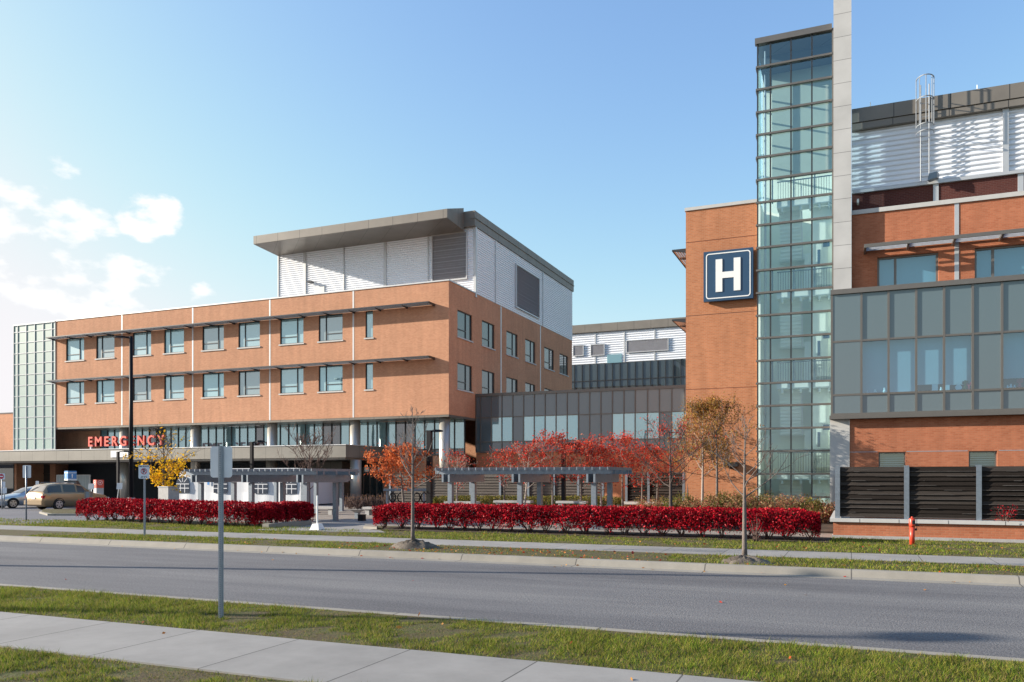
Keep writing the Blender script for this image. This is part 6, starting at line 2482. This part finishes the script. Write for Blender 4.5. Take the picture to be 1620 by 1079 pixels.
hedge('red_hedge', 'long crimson hedge from the plaza path to the low brick wall', [(fx(600, 27.45), 27.45), (fx(768, 27.35), 27.35), (fx(941, 27.2), 27.2), (fx(1160, 27.2), 27.2), (fx(1297, 27.25), 27.25)], 1.35, 0.15, 1.12,
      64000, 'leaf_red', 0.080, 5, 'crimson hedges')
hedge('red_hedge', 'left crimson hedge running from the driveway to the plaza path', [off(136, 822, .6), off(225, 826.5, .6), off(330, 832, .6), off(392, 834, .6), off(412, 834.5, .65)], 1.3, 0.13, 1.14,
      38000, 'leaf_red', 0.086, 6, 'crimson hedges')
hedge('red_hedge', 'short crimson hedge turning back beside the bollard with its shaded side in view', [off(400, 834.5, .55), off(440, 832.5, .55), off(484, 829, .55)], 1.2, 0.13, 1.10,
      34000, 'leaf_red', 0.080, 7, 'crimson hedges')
hedge('green_hedge', 'low olive green shrub hedge in front of the long grey fence', [at(688, 50), at(800, 49.3), at(900, 48.6), at(986, 48)], 1.5, 0.15, 1.02, 15000, 'leaf_green', 0.10, 8, None, 0.16)
x0y0 = at(548, 50)
hedge('bare_hedge', 'low brown leafless hedge in front of the glazed doors', [at(548, 52), at(585, 52), at(612, 52)], 0.9, 0.13, 0.98, 300, 'leaf_gold', 0.07, 9)
rg = random.Random(3)
bare = bpy.data.objects['bare_hedge']
b = MB()
for q in range(520):
    f = rg.random()
    px = 546 + 68 * f
    x, y = at(px, 52 + rg.uniform(-.5, .5))
    p = Vector((x, y, .13 + rg.uniform(0, .3)))
    e = p + Vector((rg.uniform(-.35, .35), rg.uniform(-.35, .35), rg.uniform(.3, .75)))
    b.tube([p, p.lerp(e, .5) + Vector((rg.uniform(-.05, .05), 0, 0)), e], [.016, .011, .006], 3, False)
b.build('twigs', M['stem'], bare)


def shrub(name, label, px, d, w, z1, n, leaves, ls, seed, group=None, z0=0.2, twiggy=40):
    x, y = at(px, d)
    rng = np.random.default_rng(seed)
    t = thing(name, label, 'shrub', (x, y, z0), group)
    rg = random.Random(seed)
    b = MB()
    ends = []
    for q in range(twiggy):
        a, rr = rg.uniform(0, 6.28), w * .5 * math.sqrt(rg.random())
        p = Vector((x + rg.uniform(-.1, .1) * w, y + rg.uniform(-.1, .1) * w, z0 - .03))
        e = Vector((x + math.cos(a) * rr, y + math.sin(a) * rr, z0 + (z1 - z0) * rg.uniform(.45, 1.0) * (1.05 - .4 * (rr / w))))
        m_ = p.lerp(e, .5) + Vector((0, 0, -.04))
        b.tube([p, m_, e], [.014, .010, .005], 4, False)
        ends += [m_.lerp(e, k / 5) for k in range(1, 6)]
    b.build('stems', M['stem'], t)
    P = np.array([tuple(p) for p in ends])
    idx = rng.integers(0, len(P), n)
    c = P[idx] + rng.normal(0, .09, (n, 3))
    c[:, 2] = np.maximum(c[:, 2], z0 + .03)
    a, bb = rand_axes(rng, n, ls * .6, ls * .38)
    tone = rng.uniform(0, 1, len(P))
    mi = np.clip(((tone[idx] * .5 + rng.uniform(0, 1, n) * .5) * len(M[leaves])).astype(int), 0, len(M[leaves]) - 1)
    quads_mesh('leaves', c, a, bb, M[leaves], mi, t)
    return t


spots = [(1030, 39.5, 1.5, 1.02, 'leaf_garden', 'pale flowering low shrub behind the hedge left of the dark trunked tree'),
         (1072, 38.2, 1.6, 1.15, 'leaf_green', 'green shrub at the foot of the dark trunked tree'),
         (1098, 37.4, 1.5, 0.98, 'leaf_garden', 'dry garden shrub at the brick wall corner'),
         (1124, 36.6, 1.6, 1.10, 'leaf_garden', 'mixed garden shrub between the two ochre tree trunks'),
         (1146, 36.8, 1.5, 1.28, 'leaf_green', 'green shrub right of the tallest ochre tree'),
         (1168, 36.0, 1.6, 1.30, 'leaf_garden', 'reddish garden shrub behind the right bare street tree'),
         (1190, 36.6, 1.5, 1.42, 'leaf_green', 'tallest green shrub at the left foot of the stair tower'),
         (1214, 35.4, 1.6, 1.12, 'leaf_garden', 'dry pink shrub under the first stair tower panes'),
         (1238, 35.2, 1.6, 1.16, 'leaf_garden', 'straw coloured shrub under the middle stair tower panes'),
         (1262, 34.8, 1.6, 1.10, 'leaf_garden', 'faded shrub with tall stems under the stair tower'),
         (1284, 34.4, 1.4, 1.02, 'leaf_green', 'leafy green shrub under the right stair tower panes'),
         (1303, 34.0, 1.2, 0.96, 'leaf_garden', 'small dry shrub beside the foot of the white pillar')]
for i, (px, d, w, z1, lv_, lb) in enumerate(spots):
    shrub('garden_shrub', lb, px, d, w * 1.15, z1 + 0.22, 2300 if lv_ == 'leaf_garden' else 2800, lv_, 0.085, 100 + i, 'garden shrubs below the stair tower')
shrub('red_bush', 'small red leaved bush growing over the low brick wall cap beside the dark fence', 1591, YW * 1.0 / ray(1591)[1] + .02, 0.55, 1.36, 170, 'leaf_red', 0.06, 130, None, zc - 0.05, 9)
shrub('bare_shrub', 'leafless pale twiggy shrub showing in a gap of the long crimson hedge', 1196, 25.1, 0.7, 1.0, 60, 'leaf_red', 0.05, 131, None, 0.15, 22)


# ================================================================ grass blades, fallen leaves
def field(name, regions, seed, patch=0.8):
    rng = np.random.default_rng(seed)
    C, A, B, MI = [], [], [], []
    for (x0, x1, y0, y1, z, dens, hgt, wid) in regions:
        n = int((x1 - x0) * (y1 - y0) * dens)
        x, y = rng.uniform(x0, x1, n), rng.uniform(y0, y1, n)
        v = (np.sin(x * 1.7 + seed) * np.sin(y * 3.1 + 1) + np.sin(x * 4.3 + y * 2.2) * .6 + np.sin(x * .61 + 2) * .8 + np.sin(x * 9.1 - y * 7.7) * .4)
        edge = np.minimum(y - y0, y1 - y)
        dead = (v < -1.0) | ((edge < 0.16 + 0.1 * np.sin(x * 3.3) + .06 * np.sin(x * 11)) & (rng.uniform(0, 1, n) < .75))
        keep = ~dead | (rng.uniform(0, 1, n) < .48)
        x, y, v, dead = x[keep], y[keep], v[keep], dead[keep]
        n = len(x)
        hh = hgt * rng.uniform(.45, 1.25, n) * np.where(dead, .6, 1) * (1 + .35 * np.clip(v, -1, 1)) * (.75 + .5 * (np.sin(x * 17 + 3 * np.sin(y * 9)) * np.sin(y * 21 + x * 5) > .1))
        ang = rng.uniform(0, 2 * math.pi, n)
        c = np.stack([x, y, np.full(n, z - .006)], 1)
        a = np.stack([np.cos(ang), np.sin(ang), np.zeros(n)], 1) * (wid * .5)
        ln = rng.normal(0, .55, (n, 2)) * hh[:, None]
        tip = c + np.stack([ln[:, 0], ln[:, 1], hh], 1)
        r_ = rng.uniform(0, 1, n)
        w = np.clip(.5 + v * .25, 0, 1)
        mi = np.where(r_ < .16 + .34 * dead + .12 * (1 - w), 3, np.where(r_ < .52, 1, np.where(r_ < .80, 0, 2)))
        C.append(c); A.append(a); B.append(tip - c); MI.append(mi)
    o = quads_mesh(name, np.concatenate(C), np.concatenate(A), np.concatenate(B), M['blade'], np.concatenate(MI), None, True)
    return tag(o, 'short patchy lawn grass along the road and sidewalks', 'grass', kind='stuff')


field('grass', [(-14.5, 6.8, 8.16, 10.19, .125, 3300, .052, .009), (-9.5, 1.5, 4.4, 6.49, .12, 3800, .055, .009),
                (-26, -12.5, 18.94, 21.28, .125, 520, .055, .020), (-12.5, -4.2, 18.94, 21.28, .125, 150, .04, .020), (-4.2, 14.5, 18.94, 21.28, .125, 520, .055, .020), (-32, 17, 23.12, 26.6, .125, 380, .06, .022),
                (-62, -20, 23.12, 27.2, .125, 90, .07, .03), (fx(1313, 27), 17, 26.6, 28.8, .125, 480, .055, .02)], 3)
rng = np.random.default_rng(21)


def scatter(n, x0, x1, y0, y1, z):
    return np.stack([rng.uniform(x0, x1, n), rng.uniform(y0, y1, n), np.full(n, z)], 1)


cl = np.concatenate([scatter(70, -24, 14, 18.95, 21.3, .16), scatter(60, -12, 14, 23.1, 26.3, .17), scatter(260, -14, -4, 18.95, 21.2, .150), scatter(40, -22, 12, 18.3, 18.66, .022),
                     scatter(12, -16, 8, 10.5, 18.2, .012), scatter(9, -12, 5, 8.2, 10.1, .16), scatter(3, -10, 3, 6.6, 8.1, .148), scatter(50, -2, 12, 23.1, 26.3, .17),
                     np.array([[*gp(700, 992), .185], [*gp(259, 1003), .155], [*gp(631, 997), .18], [*gp(663, 976), .18], [*gp(540, 877, 0), .04]])])
n = len(cl)
a, b_ = rand_axes(rng, n, .040, .034, .8)
o = quads_mesh('fallen_leaves', cl, a, b_, [M['leaf_maple'][2], M['leaf_orange'][1], M['leaf_gold'][3], M['leaf_gold'][1], M['leaf_gold'][0]], rng.integers(0, 5, n))
tag(o, 'scattered red and tan fallen leaves on the verges and kerb', 'leaves', kind='stuff')
